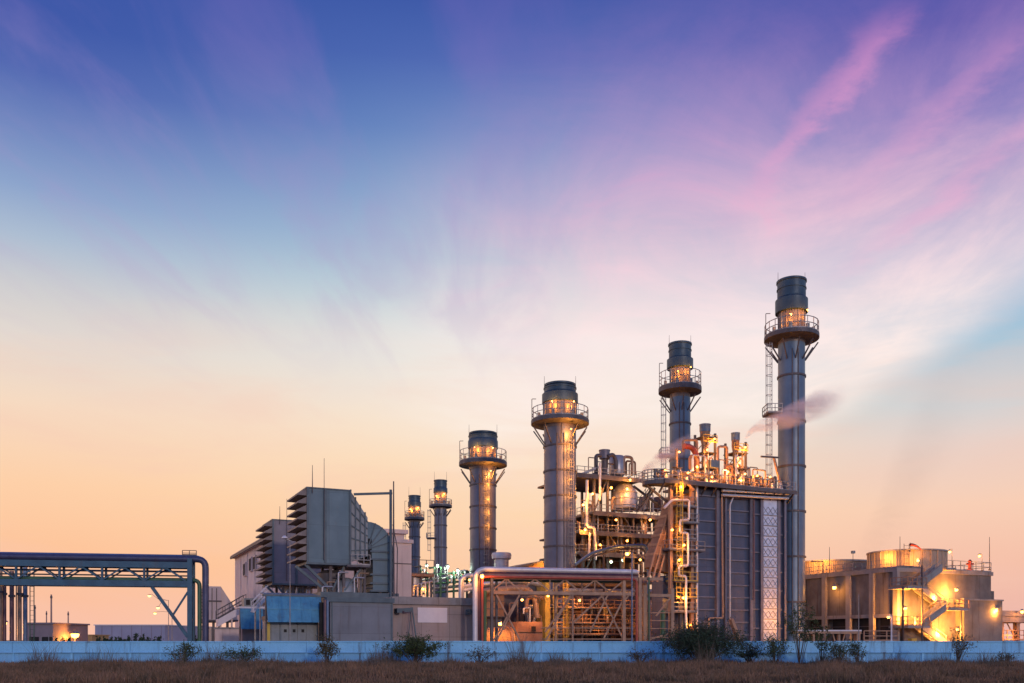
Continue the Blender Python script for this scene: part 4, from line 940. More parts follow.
for i in range(60):
    lv = random.choice([475.5,512,512,532,532,553,553,578]); px_ = random.uniform(578 if lv!=475.5 else 592,664 if lv!=475.5 else 637); v_ = random.uniform(.2,7); q = f.p(px_,lv,v_)
    h_ = random.uniform(.9,2.9); rr = random.choice([.08,.12,.16,.24]); du = random.uniform(-2.5,2.5)
    MB().path([(q.x,v_,q.z),(q.x,v_,q.z+h_),(q.x+du,v_,q.z+h_),(q.x+du,v_,q.z+h_*.1)],rr,8).build('pipe',random.choice(['pipewarm','pipe','casing','frame','rackframe']),r)
for i in range(7):
    px_ = random.uniform(582,660); lv = [512,532,553,578][i%4]; q = f.p(px_,lv,4); R = random.uniform(.6,1.0)
    MB().lathe([(R*.4,0),(R,.3),(R,2.0),(R*.7,2.4),(.01,2.5)],16,(q.x,4,q.z)).build('vessel',['casing','pipewarm','pipe'][i%3],r)
MB().box(f.u(578),f.u(668),Dv*.7,Dv*.75,0,f.z(514)).build('rear_casing','casing',r)
for px_,py_,pw,wh in [(611,488,800,0),(592.5,494,900,0),(627,489,900,0),(630,480,500,0),(585,530,900,0),(627,541,700,0),(600,545,600,0),(650,520,500,0),(583,505,600,0),(640,560,500,0),(616,520,350,0)]:
    q = f.p(px_,py_,-1.4); lamp(r,(q.x,q.y,q.z),pw,.2)
for px_,py_ in [(611,562),(623,560.5)]:
    q = f.p(px_,py_,-3); lamp(r,(q.x,q.y,q.z),260,.26,white=True)
# low walkway arching in front
f = Frame(575, 118)
r = thing('lamp_gantry', 'curved grey pipe gantry with a lamp arm above the white pipe', 'gantry', f)
MB().path([f.p(575,565),f.p(590,553.5),f.p(615,546.5),f.p(645,545),f.p(648,553),f.p(648,575),V(f.u(648),0,0)],.2,12,1.5).build('pipe','pipeblue',r)
MB().path([f.p(574,567,.6),f.p(592,556,.6),f.p(620,549,.6),f.p(643,548,.6),f.p(646,556,.6),f.p(646,578,.6)],.12,10,1.5).build('pipe','frame',r)
for px_ in (583,605,625): MB().bar((f.u(px_),.3,0),(f.u(px_),.3,f.z(553)),.2).build('post','frame',r)
MB().box(f.u(578),f.u(648),.2,3,f.z(570.5),f.z(569)).build('walkway','deck',r)
MB().path([f.p(643,575,-.4),f.p(642,556,-.4),f.p(628,552.5,-.4)],.07,8).build('lamp_arm','rail',r)
q = f.p(627,554,-.4); lamp(r,(q.x,q.y,q.z),900,.3)

# ------------------------------------------------------------------ machinery hall region behind the rack
f = Frame(492, 104)
r = thing('generator_set', 'orange-lit round-ended generator with a boxy housing under the pipe rack', 'generator', f)
q = f.p(500,634); R = f.w(13.5); 
MB().lathe([(.01,-2.9),(R*.5,-2.7),(R*.85,-2.1),(R,-1.3),(R,1.0),(R*1.12,1.0),(R*1.12,1.35),(R,1.35),(R,1.7)],30,(f.u(507),2.2,R+.35),axis='x').build('drum','farwarm',r)
for k in (0,1): MB().lathe([(R*1.0,-.12),(R*1.18,-.12),(R*1.18,.12),(R*1.0,.12)],30,(f.u(514+k*5),2.2,R+.35),axis='x',caps=False).build('hoop','rackframe',r)
a_,b_ = f.p(519,621.5),f.p(544,640); MB().box(a_.x,b_.x,.4,4,.2,a_.z).build('housing','casing',r)
d = MB().box(f.u(533),f.u(537),.3,.4,f.z(631),f.z(626)).build('hatch','dark',r)
MB().box(a_.x+.1,b_.x-.1,.34,.4,f.z(632.5),f.z(631.8)).build('joint','dark',r)
MB().box(f.u(485),f.u(553),.2,5,0,.3).build('plinth','concrete2',r)
q = f.p(500,624,-.8); lamp(r,(q.x,q.y,q.z),1100,.25); q = f.p(538,612,-.8); light((q.x,q.y,q.z),700,r)

f = Frame(470, 112); U = f.u(690)
r = thing('machine_house', 'dark machinery casing crowded with pipes behind the pipe rack', 'machinery', f)
MB().box(f.u(492),f.u(514),3,8,f.z(616),f.z(590)).build('hood','casing',r)
for k in range(4): MB().box(f.u(491),f.u(515),2.9,3.0,f.z(616-k*8),f.z(615-k*8)).build('seam','frame',r)
MB().box(f.u(500,9),f.u(655,9),9,14,0,f.z(583,0,9)).build('casing','deck',r)
MB().box(f.u(547),f.u(552),.5,3,0,f.z(578)).build('column','yellow',r)
MB().box(f.u(584),f.u(588),2,3,0,f.z(575)).build('column','casing',r)
for a_,b_,t_,m_ in [(558,583,612,'casing'),(590,612,606,'deck'),(616,632,598,'casing'),(560,600,592,'frame'),(640,662,604,'casing'),(500,515,600,'frame')]:
    MB().box(f.u(a_),f.u(b_),4,8,.2,f.z(t_)).build('housing',m_,r)
random.seed(11)
for i in range(80):
    px_ = random.uniform(512,668); v_ = random.uniform(0,6); z0 = random.uniform(.3,6); u_ = f.u(px_,v_); z1 = min(7.6,z0+random.uniform(.8,4)); du = random.uniform(-3.5,3.5)
    MB().path([(u_,v_,0 if i%3==0 else z0),(u_,v_,z1),(u_+du,v_,z1),(u_+du,v_,max(0,z1-random.uniform(.5,4)))],random.choice([.08,.12,.18,.28]),8).build('pipe',random.choice(['pipewarm','pipe','casing','frame','rackframe','pipemaroon']),r)
for k in range(3):
    p_ = MB().box(f.u(556),f.u(666),-.5,2,f.z([634,622,606][k])-.12,f.z([634,622,606][k])).build('platform','deck',r)
    z_ = f.z([634,622,606][k]); MB().rail([(f.u(556),-.45,z_),(f.u(666),-.45,z_)],1.1,.035,1.3).build('railing','rackframe',p_)
MB().ladder(f.u(563),-.6,.2,f.z(580),.55,True).build('ladder','yellow',r)
MB().ladder(f.u(553),-.6,.2,f.z(580),.55,False).build('ladder','yellow',r)
MB().path([f.p(473,585,2),f.p(520,580,2),f.p(545,585,2),f.p(545,600,2)],.45,14,1.5).build('pipe','pipe',r)
MB().path([f.p(478,592,1),f.p(512,588,1),f.p(527,588,1),f.p(535,598,1),f.p(537,618,1)],.4,14,2).build('pipe','pipewarm',r)
MB().path([f.p(560,583,1.5),f.p(645,584,1.5)],.5,14,1.5).build('pipe','pipewarm',r)
MB().path([f.p(565,590,1.0),f.p(660,592,1.0)],.28,14,1.5).build('pipe','pipe',r)
for px_,py_,pw in [(579.5,600.5,900),(548,596,900),(610,612,450),(628,600,350),(560,625,400),(600,630,350),(645,625,300),(655,610,700),(522,600,500),(650,630,400),(668,618,500),(590,617,350),(505,590,350),(570,585,350)]:
    q = f.p(px_,py_,-1.2)
    if pw >= 500: lamp(r,(q.x,q.y,q.z),pw*.45,.2)
    else: light((q.x,q.y,q.z),pw*.3,r)
# pale low building roof with lamp over the rack
f = Frame(520, 128); r = thing('roof_shed', 'low shed with a shallow pitched roof and a bright lamp behind the white pipe', 'shed', f)
a_,b_,c_ = f.p(518,569),f.p(546,562),f.p(575,570)
MB().prism([(a_.x,0),(c_.x,0),(c_.x,c_.z),(b_.x,b_.z),(a_.x,a_.z)],0,10).build('wall','casing',r)
MB().prism([(a_.x-.5,a_.z),(b_.x,b_.z),(c_.x+.5,c_.z),(c_.x+.5,c_.z+.3),(b_.x,b_.z+.3),(a_.x-.5,a_.z+.3)],-.5,10.5).build('roof','frame',r)
q = f.p(547,561.5,-1); lamp(r,(q.x,q.y,q.z),1400,.34)
f = Frame(501.5, 140); r = thing('round_vent', 'short wide grey metal vent standing behind the white pipe', 'vent', f)
MB().lathe([(1.15,0),(1.15,f.z(560)),(1.5,f.z(559)),(1.6,f.z(555)),(1.45,f.z(553)),(1.0,f.z(552.8))],24).build('barrel','pipewhite',r)

# ------------------------------------------------------------------ pipe rack in front
f = Frame(475.5, 88, math.radians(13)); U = f.u(641)
r = thing('pipe_rack', 'beige steel rack with cross bracing under a long bent white pipe', 'pipe rack', f)
zt = f.z(568.8)
MB().path([(0,.2,0),(0,.2,zt),(f.u(642)-.2,.2,zt),(f.u(642)-.2,2.4,zt)],.26,22,1.1).build('pipe','pipewhite',r)
MB().path([f.p(480,640,.9),V(f.u(480),.9,zt-.55),V(f.u(640),.9,zt-.55)],.36,16,.9).build('pipe','pipemaroon',r)
MB().path([(f.u(484),1.5,0),(f.u(484),1.5,zt-1.0),(f.u(630),1.5,zt-1.0)],.14,12,.5).build('pipe','pipegreen',r)
MB().path([(f.u(482.5),.1,0),(f.u(482.5),.1,zt-.75),(f.u(637),.1,zt-.75),(f.u(637),.1,0)],.13,12,.5).build('pipe','pipered',r)
MB().path([(f.u(487),1.2,0),(f.u(487),1.2,zt-2.1)],.22,12).build('pipe','pipegreen',r)
zb0 = f.z(590.2); zb1 = f.z(593.6)
posts = [(492.5,2.6),(625,3.2),(641,3.4)]
for vv in (.4,1.7):
    for px_,w_ in (posts if vv < 1 else [(500,2.0),(560,2.0)]): MB().box(f.u(px_)-f.w(w_)/2,f.u(px_)+f.w(w_)/2,vv-.2,vv+.2,0,zt-.55).build('post','rackframe' if px_>500 else 'frame',r)
    MB().box(f.u(493),f.u(641)-.2,vv-.14,vv+.14,zb1,zb0).build('beam','rackframe',r)
    MB().box(f.u(493),f.u(641)-.2,vv-.12,vv+.12,zt-.95,zt-.6).build('beam','rackframe',r)
    MB().box(f.u(545),f.u(641)-.2,vv-.1,vv+.1,f.z(628),f.z(627)).build('beam','rackframe',r)
    MB().box(f.u(545),f.u(641)-.2,vv-.1,vv+.1,f.z(639.5),f.z(638.5)).build('beam','rackframe',r)
xs = [493,507,521.5,536,551,566,581,596,611,625]
for i,(a_,b_) in enumerate(zip(xs,xs[1:])):
    for vv in (.4,):
        if i%2: MB().bar((f.u(a_),vv,zt-.9),(f.u(b_),vv,zb0),.10,.13).build('brace','rackframe',r)
        else: MB().bar((f.u(a_),vv,zb0),(f.u(b_),vv,zt-.9),.10,.13).build('brace','rackframe',r)
        if i%3==0: MB().bar((f.u(b_),vv,zb0),(f.u(b_),vv,zt-.9),.10,.13).build('brace','rackframe',r)
for a_,ya,b_,yb in [(496,594,520,640),(520,594,494,640),(546,640,571,594),(573,594,545,632),(608,594,590,632),(574,622,604,594),(601,594,623,639),(623,600,604,638),(625,600,641,580),(497,640,518,600)]:
    MB().bar(f.p(a_,ya,.4),f.p(b_,yb,.4),.11,.15).build('brace','rackframe',r)
for px_ in (573.5,): MB().bar((f.u(px_),.3,0),(f.u(px_),.3,zb1),.16).build('post','rackframe',r)
q = f.p(482,576.5,-.6); lamp(r,(q.x,q.y,q.z),500,.24)
f2 = Frame(641, 93, math.radians(13))
r2 = thing('pipe_rack', 'short lower rack bay with a brick-brown post beyond the white pipe end', 'pipe rack', f2)
for px_,t_ in ((646,585),(673.5,588)): MB().box(f2.u(px_)-.18,f2.u(px_)+.18,.2,.6,0,f2.z(t_)).build('post','rackframe',r2)
MB().box(f2.u(643),f2.u(675),.25,.55,f2.z(596.5),f2.z(593.5)).build('beam','rackframe',r2)
MB().box(f2.u(643),f2.u(664),.25,.55,f2.z(580),f2.z(577)).build('beam','rackframe',r2)
for py_ in (612,620,628,637): MB().box(f2.u(646),f2.u(673),.3,.5,f2.z(py_+.9),f2.z(py_)).build('beam','rackframe',r2)
MB().bar(f2.p(656,616,.3),f2.p(671,597,.3),.12,.15).build('brace','rackframe',r2)
MB().bar(f2.p(648,640,.3),f2.p(668,634,.3),.12,.15).build('brace','rackframe',r2)
MB().tube((f2.u(649),.0,0),(f2.u(649),.0,f2.z(577)),.09,8).build('pipe','pipegreen',r2)
MB().tube((f2.u(666),.9,0),(f2.u(666),.9,f2.z(610)),.28,12).build('pipe','pipegreen',r2)
MB().tube((f2.u(652.5),.9,0),(f2.u(652.5),.9,f2.z(600)),.2,12).build('pipe','pipemaroon',r2)

street_lamp('thin blue-grey pole before the red upright end of the pipe rack', 632, 80, 552, [], 0, .15, 'pipeblue', pr=.055)
f = Frame(727, 100); r = thing('leaning_chute', 'tan inclined chute leaning at the foot of the boiler casing', 'chute', f)
MB().bar((f.u(731),0,f.z(619)),(f.u(745),0,0),.5,.35).build('trough','rackframe',r); MB().bar((f.u(738),.2,0),(f.u(738),.2,f.z(631)),.12).build('leg','frame',r)

# ------------------------------------------------------------------ green-lit manifold behind the beige building
f = Frame(418, 150)
r = thing('pipe_manifold', 'grid of green and grey pipes on frames above the beige building', 'pipe manifold', f)
for i in range(9):
    px_ = 421+i*6.6; MB().box(f.u(px_)-.14,f.u(px_)+.14,0,.3,0,f.z(573-i*.7)).build('post','pipegreen' if i%2 else 'rail',r)
for k,py_ in enumerate((574,578.5,583,587.5,592)):
    MB().path([f.p(417,py_+2,.5),f.p(474,py_-2.5,.5)],.2+.07*(k%2),10).build('pipe',['pipegreen','pipe','pipegreen','rail','pipegreen'][k],r)
for i in range(16):
    u_ = f.u(420+i*3.4); z_ = f.z(random.uniform(572,590)); MB().path([(u_,-.4,z_),(u_,-.4,z_+1.2),(u_,2,z_+1.2)],.16,8).build('pipe',['pipegreen','pipe'][i%2],r)
for px_,py_ in ((426,566),(437,566),(447,567),(457,571)):
    a_ = f.p(px_,py_); MB().bar((a_.x,0,f.z(574)),(a_.x,0,a_.z),.1).build('lamp_post','rail',r); lamp(r,(a_.x,-.3,a_.z),350,.3,white=True)
f = Frame(456, 128); r = thing('arched_pipe', 'white pipe bending over beside the green manifold', 'pipe', f)
MB().path([V(f.u(460.5),0,5),f.p(460.5,579),f.p(468,575),f.p(474,576)],.3,12,1.5).build('barrel','pipewhite',r); MB().tube((f.u(465),.8,5),(f.u(465),.8,f.z(578)),.2,10).build('branch','pipe',r)
for k,py_ in enumerate((586,590)): MB().path([f.p(461,py_+1,1),f.p(476,py_-2,1)],.28,10).build('branch','pipewhite',r)
q = f.p(469.5,580,-1); lamp(r,(q.x,q.y,q.z),260,.22)
f = Frame(412, 140); r = thing('pump_skid', 'lamplit pump skid with a railed deck beneath the thinnest far stack', 'pump skid', f)
MB().box(f.u(411),f.u(434),0,4,f.z(576),f.z(573.5)).build('platform','casing',r); MB().rail([(f.u(411),0,f.z(573.5)),(f.u(434),0,f.z(573.5))],2.2,.05,1.2).build('railing','frame',r)
for px_ in (413,422,432): MB().box(f.u(px_)-.15,f.u(px_)+.15,.2,.5,0,f.z(576)).build('leg','frame',r)
MB().lathe([(1.1,0),(1.1,1.8),(.01,2.4)],18,(f.u(418),2,f.z(588))).build('vessel','pipewhite',r)
for k in range(5): MB().path([(f.u(413+k*4),-.2,f.z(596)),(f.u(413+k*4),-.2,f.z(585-k)),(f.u(416+k*4),-.2,f.z(585-k))],.17,8).build('pipe','pipe',r)
q = f.p(423,589,-1); lamp(r,(q.x,q.y,q.z),350,.25)
shrub('tree_top', 'small dark tree crown showing behind the white arched pipe', 469.5, 170, 10, 76, 260, 'leafdark', .28, 10, 'tree')
# ------------------------------------------------------------------ concrete works
f = Frame(897, 110)
r = thing('concrete_works', 'big weathered concrete building with pilasters, bays and roof railing', 'building', f)
Z = f.z(567.5); U = f.u(991); Vd = f.v(796)
zo = f.z(614.5)
MB().box(0,U,0,Vd,zo-.25,Z-.5).build('wall','concrete',r)
MB().box(.9,U,0.02,Vd,0,zo-.25).build('lower_wall','concrete',r)
MB().box(-.25,U+.2,-.2,Vd,Z-.5,Z).build('parapet','concrete2',r)
MB().box(-.2,.5,-.1,Vd,zo-.35,zo+.1).build('belt','concrete2',r)
k = 0
for px_ in (897,873,849.5,825.5,804):
    vv = f.v(px_); MB().box(-.35,.1,vv-.35,vv+.35,0,Z-.5).build('pilaster','concrete2',r)
for a_,b_ in ((894,875),(870.5,852),(847,828),(823,806)):
    va,vb = f.v(a_),f.v(b_); o_ = MB().box(.6,.9,va+.3,vb-.3,.05,zo-.3).build('bay_opening','dark',r)
    for kk in range(4): MB().box(.5,.6,va+.4,vb-.4,1+kk*.9,1.1+kk*.9).build('slat','frame',o_)
MB().box(-.35,.9,0,Vd,0,.9).build('plinth','concrete2',r)
# projecting bay on the stair face
x0 = f.u(953)
MB().box(x0,U+.02,-1.6,0,0,f.z(599)).build('front_block','concrete',r)
MB().box(x0-.1,U+.1,-1.75,0,f.z(599)-.02,f.z(597.5)).build('ledge','concrete2',r)
MB().box(U,f.u(1001),1,6,f.z(601),f.z(587)).build('side_box','concrete',r)
for px_ in (930,): MB().box(f.u(px_),x0,-.35,0,0,f.z(597)).build('buttress','concrete',r)
zr = Z
MB().rail([(f.u(945),0,zr),(U,0,zr),(U,8,zr)],1.25,.035,1.4).build('railing','rail',r)
MB().rail([(0.1,1,zr),(.1,Vd-1,zr)],1.1,.03,1.6).build('railing','rail',r)
# gable step
MB().prism([(f.u(898),Z),(f.u(905),f.z(565)),(f.u(921),f.z(565)),(f.u(928),Z)],.3,5).build('roof_step','concrete',r)
# stairs in zigzag
def fl(a_,b_,v_):
    p_,q_ = f.p(*a_,v_),f.p(*b_,v_); mb = MB().stairs(p_,q_,1.0)
    for o_ in (0,1.0): mb.prism([(p_.x,p_.z-.45),(q_.x,q_.z-.45),(q_.x,q_.z+.45),(p_.x,p_.z+.45)],v_+o_-.07,v_+o_+.07)
    return mb.build('stair_flight','concrete2',r)
fl((917,586.5),(942,568),-2.6); fl((946,606.5),(921,587),-1.5); fl((922,624.5),(946,607),-2.6); fl((946,644),(921,625),-1.5)
for a_,b_,yy in ((902,921,587.5),(943,963,608),(902,924,626)):
    p_ = MB().box(f.u(a_,-2),f.u(b_,-2),-2.9,0,f.z(yy)-.28,f.z(yy)).build('landing','concrete2',r)
    MB().rail([(f.u(a_,-2),-.3,f.z(yy)),(f.u(a_,-2),-2.85,f.z(yy)),(f.u(b_,-2),-2.85,f.z(yy))],1.1,.04,.9).build('railing','rackframe',p_)
MB().box(f.u(940,-2),f.u(950,-2),-2.9,0,Z-.3,Z-.02).build('landing','concrete2',r)
for px_,yy in ((903,587),(961,608),(903,626),(922,565)): MB().bar((f.u(px_,-2.7),-2.7,0),(f.u(px_,-2.7),-2.7,f.z(yy,0,-2.7)),.16).build('stair_post','frame',r)
MB().box(f.u(897),f.u(902),-2.2,-1.6,0,2.2).build('cabinet','yellow',r)
for px_,py_,pw,v_ in [(905.6,608.5,4200,-2.2),(956.6,590,3600,-1.8),(957.5,629.5,4200,-2.9),(934,598,2100,-1.6),(912,622,4000,-1.6),(938,634,3400,-1.6)]:
    q = f.p(px_,py_,v_); 
    if px_ in (934,912,938): light((q.x,q.y,q.z),pw,r)
    else: lamp(r,(q.x,q.y,q.z),pw,.22,off=(0,.5,-.2))
q = f.p(995.5,610.5,-1.5); MB().bar((q.x-1.6,-1.4,q.z+.4),(q.x,q.y,q.z+.4),.1).build('lamp_arm','frame',r); lamp(r,(q.x,q.y,q.z),1500,.36,off=(-.3,-.3,-.2))
vv = f.v(839.5); q = (-.9, vv, f.z(588,0,vv)); lamp(r,q,600,.3,off=(-.3,0,-.1))
MB().bar((0,vv,q[2]+.5),(-.9,vv,q[2]+.5),.08).build('lamp_arm','frame',r)
# roof tanks
ft = Frame(906.5, 127, 0)
t_ = thing('roof_tank', 'round ochre-lit clarifier tank on the roof of the concrete works', 'tank', (ft))
R = ft.w(36); zt = ft.z(553)
MB().lathe([(R,Z-.6),(R,zt),(R*.97,zt),(R*.97,zt-.6),(.01,zt-.7)],56).build('shell','tank',t_)
for i in range(28):
    a = 2*PI*i/28; MB().box(R*math.cos(a)-.1,R*math.cos(a)+.1,R*math.sin(a)-.1,R*math.sin(a)+.1,Z-.6,zt+.05).build('stiffener','tank',t_)
MB().lathe([(R,-.1),(R+.2,-.1),(R+.2,.1),(R,.1)],56,(0,0,zt),caps=False).build('rim','concrete2',t_)
x_ = -R*.42; MB().ladder(x_,-R*.95,Z-.5,zt+.8,.7,False).build('ladder','frame',t_)
lamp(t_,(-R*.22,-R-.9,ft.z(564.5)),900,.22,off=(-.6,-.5,.3)); light((-R*.9,-R*.75,ft.z(561)),900,t_)
ft = Frame(832, 140, 0)
t_ = thing('roof_tank', 'low broad tank with a pale rim behind the pilastered concrete wall', 'tank', (ft))
R = ft.w(39); zt = ft.z(563.5)
MB().lathe([(R,Z-3),(R,zt),(R*.97,zt),(R*.97,zt-.6),(.01,zt-.7)],56).build('shell','tank',t_)
MB().lathe([(R,-.12),(R+.2,-.12),(R+.2,.12),(R,.12)],56,(0,0,zt),caps=False).build('rim','concrete2',t_)
light((-R*.6,-R*1.1,zt-.2),900,t_); light((-R*.9,-R*.9,zt-.4),600,t_)
def roofpole(name,label,cat,px,Y,base,top,r=.05):
    ff = Frame(px,Y,0); t_ = thing(name,label,cat,ff,z_ if False else None); t_.location.z = ff.z(base); h = ff.z(top)-ff.z(base)
    MB().tube((0,0,0),(0,0,h),r,8,r*.5).build('pole','frame',t_); MB().lathe([(r*2.5,0),(r*2.5,.12),(r,.2)],10).build('foot','frame',t_)
    return t_,ff,h
def at_roof(px,Y): return Z
def pole_on(name,label,cat,px,Y,top,r=.06,base=None):
    ff = Frame(px,Y,0); zb = Z if base is None else base; t_ = thing(name,label,cat,None,None,(ff.X0,Y,zb)); h = ff.z(top)-zb
    MB().tube((0,0,0),(0,0,h),r,8,r*.5).build('pole','frame',t_); MB().lathe([(r*2.5,0),(r*2.5,.12),(r,.2)],10).build('foot','frame',t_)
    return t_,h
pole_on('lightning_mast','lightning mast rising beside the round roof tank','mast',900,112,536.5)
pole_on('lightning_mast','lightning mast at the far corner of the roof railing','mast',989.5,114.5,537)
pole_on('lightning_mast','thin mast above the low broad tank next to the tallest stack','mast',829.5,122,547)
t_,h = pole_on('camera_mast','short mast with a camera box above the pilastered wall','mast',853,118,553.5)
MB().box(-.2,.2,-.3,.2,h,h+.35).build('camera','cabinet',t_)
t_,h = pole_on('windsock','red windsock streaming from a pole beyond the round tank','windsock',910,121,542.5,.05, base=zt)
L_ = 1.75; sk = MB()
rings = [(.22,0,0),(.20,.4,-.02),(.17,.8,-.15),(.13,1.15,-.36),(.09,1.45,-.6)]
vs = []
for R_,x_,dz in rings:
    for j in range(12): a = 2*PI*j/12; vs.append((x_+.02, R_*math.cos(a), h-.3+dz+R_*math.sin(a)))
sk._add(vs,[(k*12+j,k*12+(j+1)%12,(k+1)*12+(j+1)%12,(k+1)*12+j) for k in range(4) for j in range(12)],True)
sk.build('sock','redcloth',t_)
for px_,top_,hx,hy,lab in [(952,549,949.5,552,'roof lamp post behind the railing, closer to the round tank'),(982,554,979.5,556,'roof lamp post near the far corner of the railing')]:
    t_,h = pole_on('roof_lamp',lab,'lamp post',px_,116,top_,.05); X = (hx-px_)*116/F; zz = EYE+(HZ-hy)*116/F-Z
    MB().bar((0,0,h),(X,0,zz+.3),.06).build('arm','frame',t_); lamp(t_,(X,0,zz),300,.2)
t_,h = pole_on('roof_jib','thin bent jib pole at the edge of the roof by the tallest stack','jib',823,124,561.5,.12)
MB().bar((0,0,h),(-1.7,0,h+.05),.12).build('arm','frame',t_)
ff = Frame(970, 113.5, A0); t_ = thing('roof_hydrant','small red hydrant fitting standing by the roof railing','hydrant',None,None,(ff.X0,113.5,Z))
MB().lathe([(.35,0),(.35,.1),(.2,.12),(.2,1.0),(.28,1.05),(.1,1.3)],12).build('barrel','pipered',t_); MB().tube((-.45,0,.75),(.45,0,.75),.12,8).build('outlet','pipered',t_)

# right end elevated deck
f = Frame(1000, 118)
r = thing('elevated_deck', 'beige elevated deck on legs beyond the concrete works', 'deck', f)
U = f.u(1050); MB().box(0,U,0,8,f.z(622),f.z(616)).build('beam','beigewall',r); MB().box(-.2,U,-.2,8,f.z(616),f.z(610.5)).build('parapet','beigewall',r)
for px_ in (1006,1022,1040): MB().box(f.u(px_)-.3,f.u(px_)+.3,.5,1.1,0,f.z(622)).build('leg','rackframe',r)
MB().bar(f.p(1007,623,.6),f.p(1014,636,.6),.12).build('brace','rackframe',r); MB().bar(f.p(1020,623,.6),f.p(1013,636,.6),.12).build('brace','rackframe',r)
MB().rail([(f.u(1000),-.2,f.z(640)),(U,-.2,f.z(640))],1.3,.05,1.1).build('railing','rackframe',r)
MB().box(0,U,4,4.4,0,1.6).build('low_panel','farwarm',r)
q = f.p(1016,636,-1); light((q.x,q.y,q.z),500,r); q = f.p(1022,612,-1); lamp(r,(q.x,q.y,q.z),300,.25)

# front of the works
f = Frame(806, 92, math.radians(4))
r = thing('pipe_walkway', 'tan low walkway on a trestle before the dark bays of the concrete works', 'walkway', f)
z_ = f.z(631); x1 = f.u(861.5)
MB().box(f.u(795),x1,0,.9,z_-.28,z_).build('deck','rackframe',r)
MB().box(f.u(795),x1,-.05,0,z_-.02,z_+.12).build('kerb','sign',r)
for px_ in (859,): MB().box(f.u(px_)-.2,f.u(px_)+.2,.1,.8,0,z_-.28).build('leg','rackframe',r)
for px_ in (840.5,815): MB().box(f.u(px_)-.12,f.u(px_)+.12,.3,.6,0,z_-.28).build('leg','rackframe',r); MB().bar((f.u(px_-6),.4,z_-.3),(f.u(px_),.4,.3),.12).build('brace','rackframe',r); MB().bar((f.u(px_+6),.4,z_-.3),(f.u(px_),.4,.3),.12).build('brace','rackframe',r)
f = Frame(864, 96, math.radians(10)); r = thing('guard_rail', 'low tan guard rail between the trestle walkway and the stair tower', 'railing', f)
MB().rail([(0,0,f.z(641)),(f.u(898),0,f.z(641))],1.1,.05,1.2).build('railing','rackframe',r); MB().box(0,f.u(898),0,.3,0,f.z(641)).build('kerb','concrete2',r)
street_lamp('white lamp post with a short bent head before the last dark bay', 891.5, 90, 616, [(888.5,617.5)], 0, .16, 'sign', pr=.07)
street_lamp('thin plain pale pole before the pilastered concrete wall', 858.7, 90, 594, [], 0, .1, 'rail', pr=.035)
street_lamp('tall thin dark pole before the zigzag stairs', 922.5, 94, 568, [], 0, .1, 'frame', pr=.032)
f = Frame(1016, 84, 0)

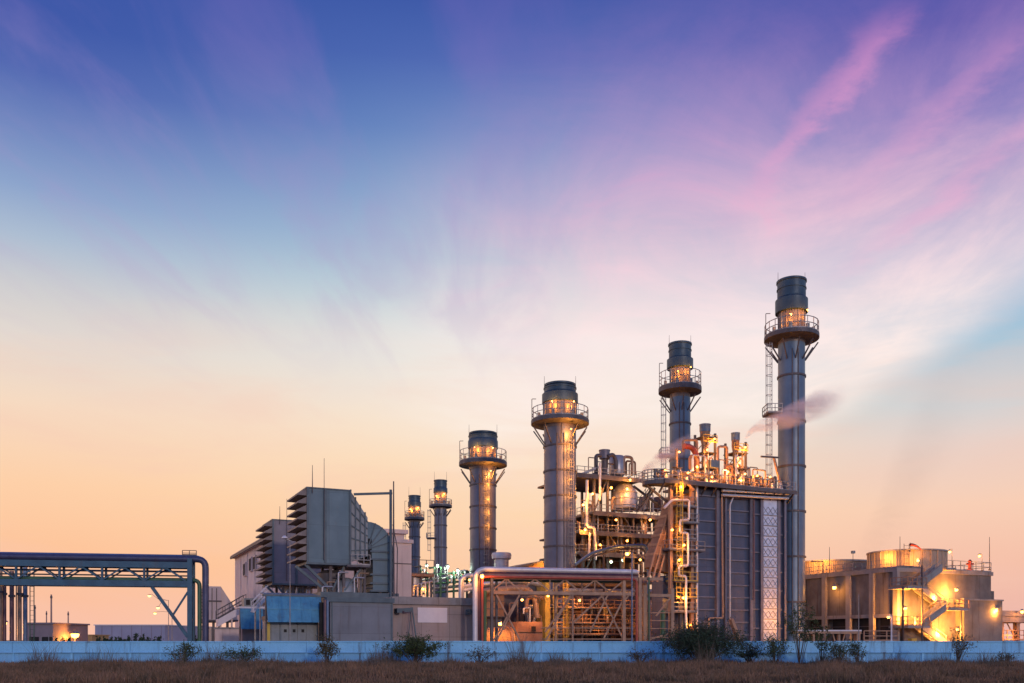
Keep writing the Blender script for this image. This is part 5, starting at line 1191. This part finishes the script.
# ------------------------------------------------------------------ steam
def steam(label, pts, radii, dens, col=(.97,.92,.93), k1=.34, k2=.64):
    """A drifting plume: a closed tube, dense along its axis and thinning to nothing before its skin."""
    pts = [Vector(p) for p in pts]; O = pts[0].copy(); pts = [p-O for p in pts]; n = 14; rings = []; L_ = pts[-1].x
    for i, p in enumerate(pts):
        rings += [p + radii[i]*1.05*V(0 if 0<i<len(pts)-1 else 0, math.cos(2*PI*j/n), math.sin(2*PI*j/n)) for j in range(n)]
    mb = MB(); m_ = len(pts)
    mb._add(rings, [(k*n+j,k*n+(j+1)%n,(k+1)*n+(j+1)%n,(k+1)*n+j) for k in range(m_-1) for j in range(n)]+[tuple(reversed(range(n))),tuple(range((m_-1)*n,m_*n))])
    mt = bpy.data.materials.new('steam'); mt.use_nodes = True; N = NT(mt.node_tree); N.n.remove(N.n['Principled BSDF'])
    pv = N.new('ShaderNodeVolumePrincipled'); pv.inputs['Color'].default_value = (*col,1); pv.inputs['Anisotropy'].default_value = .2
    ob = N.new('ShaderNodeTexCoord').outputs['Object']; sx = N.new('ShaderNodeSeparateXYZ'); N.l.new(ob, sx.inputs[0])
    q = N.math('DIVIDE', sx.outputs[0], L_, clamp=True)
    zs = [p.z for p in pts]; z0, z1 = min(zs), max(zs); ys = pts[-1].y; Rm = max(radii)
    g_ = lambda v: (v,v,v,1)
    zc = N.math('MULTIPLY_ADD', N.ramp(q, [(p.x/L_, g_((p.z-z0)/(z1-z0))) for p in pts]), z1-z0, z0)
    R = N.math('MULTIPLY', N.ramp(q, [(p.x/L_, g_(r_/Rm)) for p, r_ in zip(pts, radii)]), Rm)
    dz = N.math('DIVIDE', N.math('SUBTRACT', sx.outputs[2], zc), R); dy = N.math('DIVIDE', N.math('SUBTRACT', sx.outputs[1], N.math('MULTIPLY', q, ys)), R)
    rr = N.math('ADD', N.math('MULTIPLY', dz, dz), N.math('MULTIPLY', dy, dy))
    fall = N.math('SUBTRACT', 1.0, N.smooth(rr, .0, .95))
    sl_ = (z1-z0)/L_*(1 if pts[-1].z > 0 else -1)
    nz = N.noise(N.mapping(ob,(.22,.8,1.0),(0,math.atan(sl_),0)), .9, 4, .6, .5)
    ends = N.math('MULTIPLY', N.smooth(q, 0, .06), N.math('SUBTRACT', 1.0, N.smooth(q, .35, 1.0)))
    N.l.new(N.math('MULTIPLY', N.math('MULTIPLY', N.smooth(nz,k1,k2), fall), N.math('MULTIPLY', ends, dens)), pv.inputs['Density'])
    N.l.new(pv.outputs[0], N.n['Material Output'].inputs['Volume'])
    o = mb.build('steam', mt); o.location = O; tag(o, label, 'steam', kind='stuff'); return o
def W_(px,py,Y): return V((px-512)/F*Y, Y, EYE+(HZ-py)/F*Y)
steam('grey steam drifting from the shorter vent past the tallest stack', [W_(743,442,112),W_(748,434,111.8),W_(756,427,111.5),W_(770,423,111),W_(790,416,110.3),W_(815,406,109.5),W_(850,394,108.3)], [.35,.6,.8,1.2,1.8,2.2,2.4], 1.5)
steam('grey steam trailing up before the second tallest stack', [W_(637,480,118),W_(645,470,118),W_(655,462,118),W_(670,453,118),W_(700,440,118)], [.5,.9,1.2,1.6,2.0], 1.3)
steam('faint broad veil of dark smoke rising beyond the round roof tank', [W_(858,560,190),W_(885,520,190),W_(905,480,190),W_(925,440,190),W_(950,400,190),W_(980,365,190)], [4,8,12,14,15,14], .014, (.45,.36,.34), .3, .75)
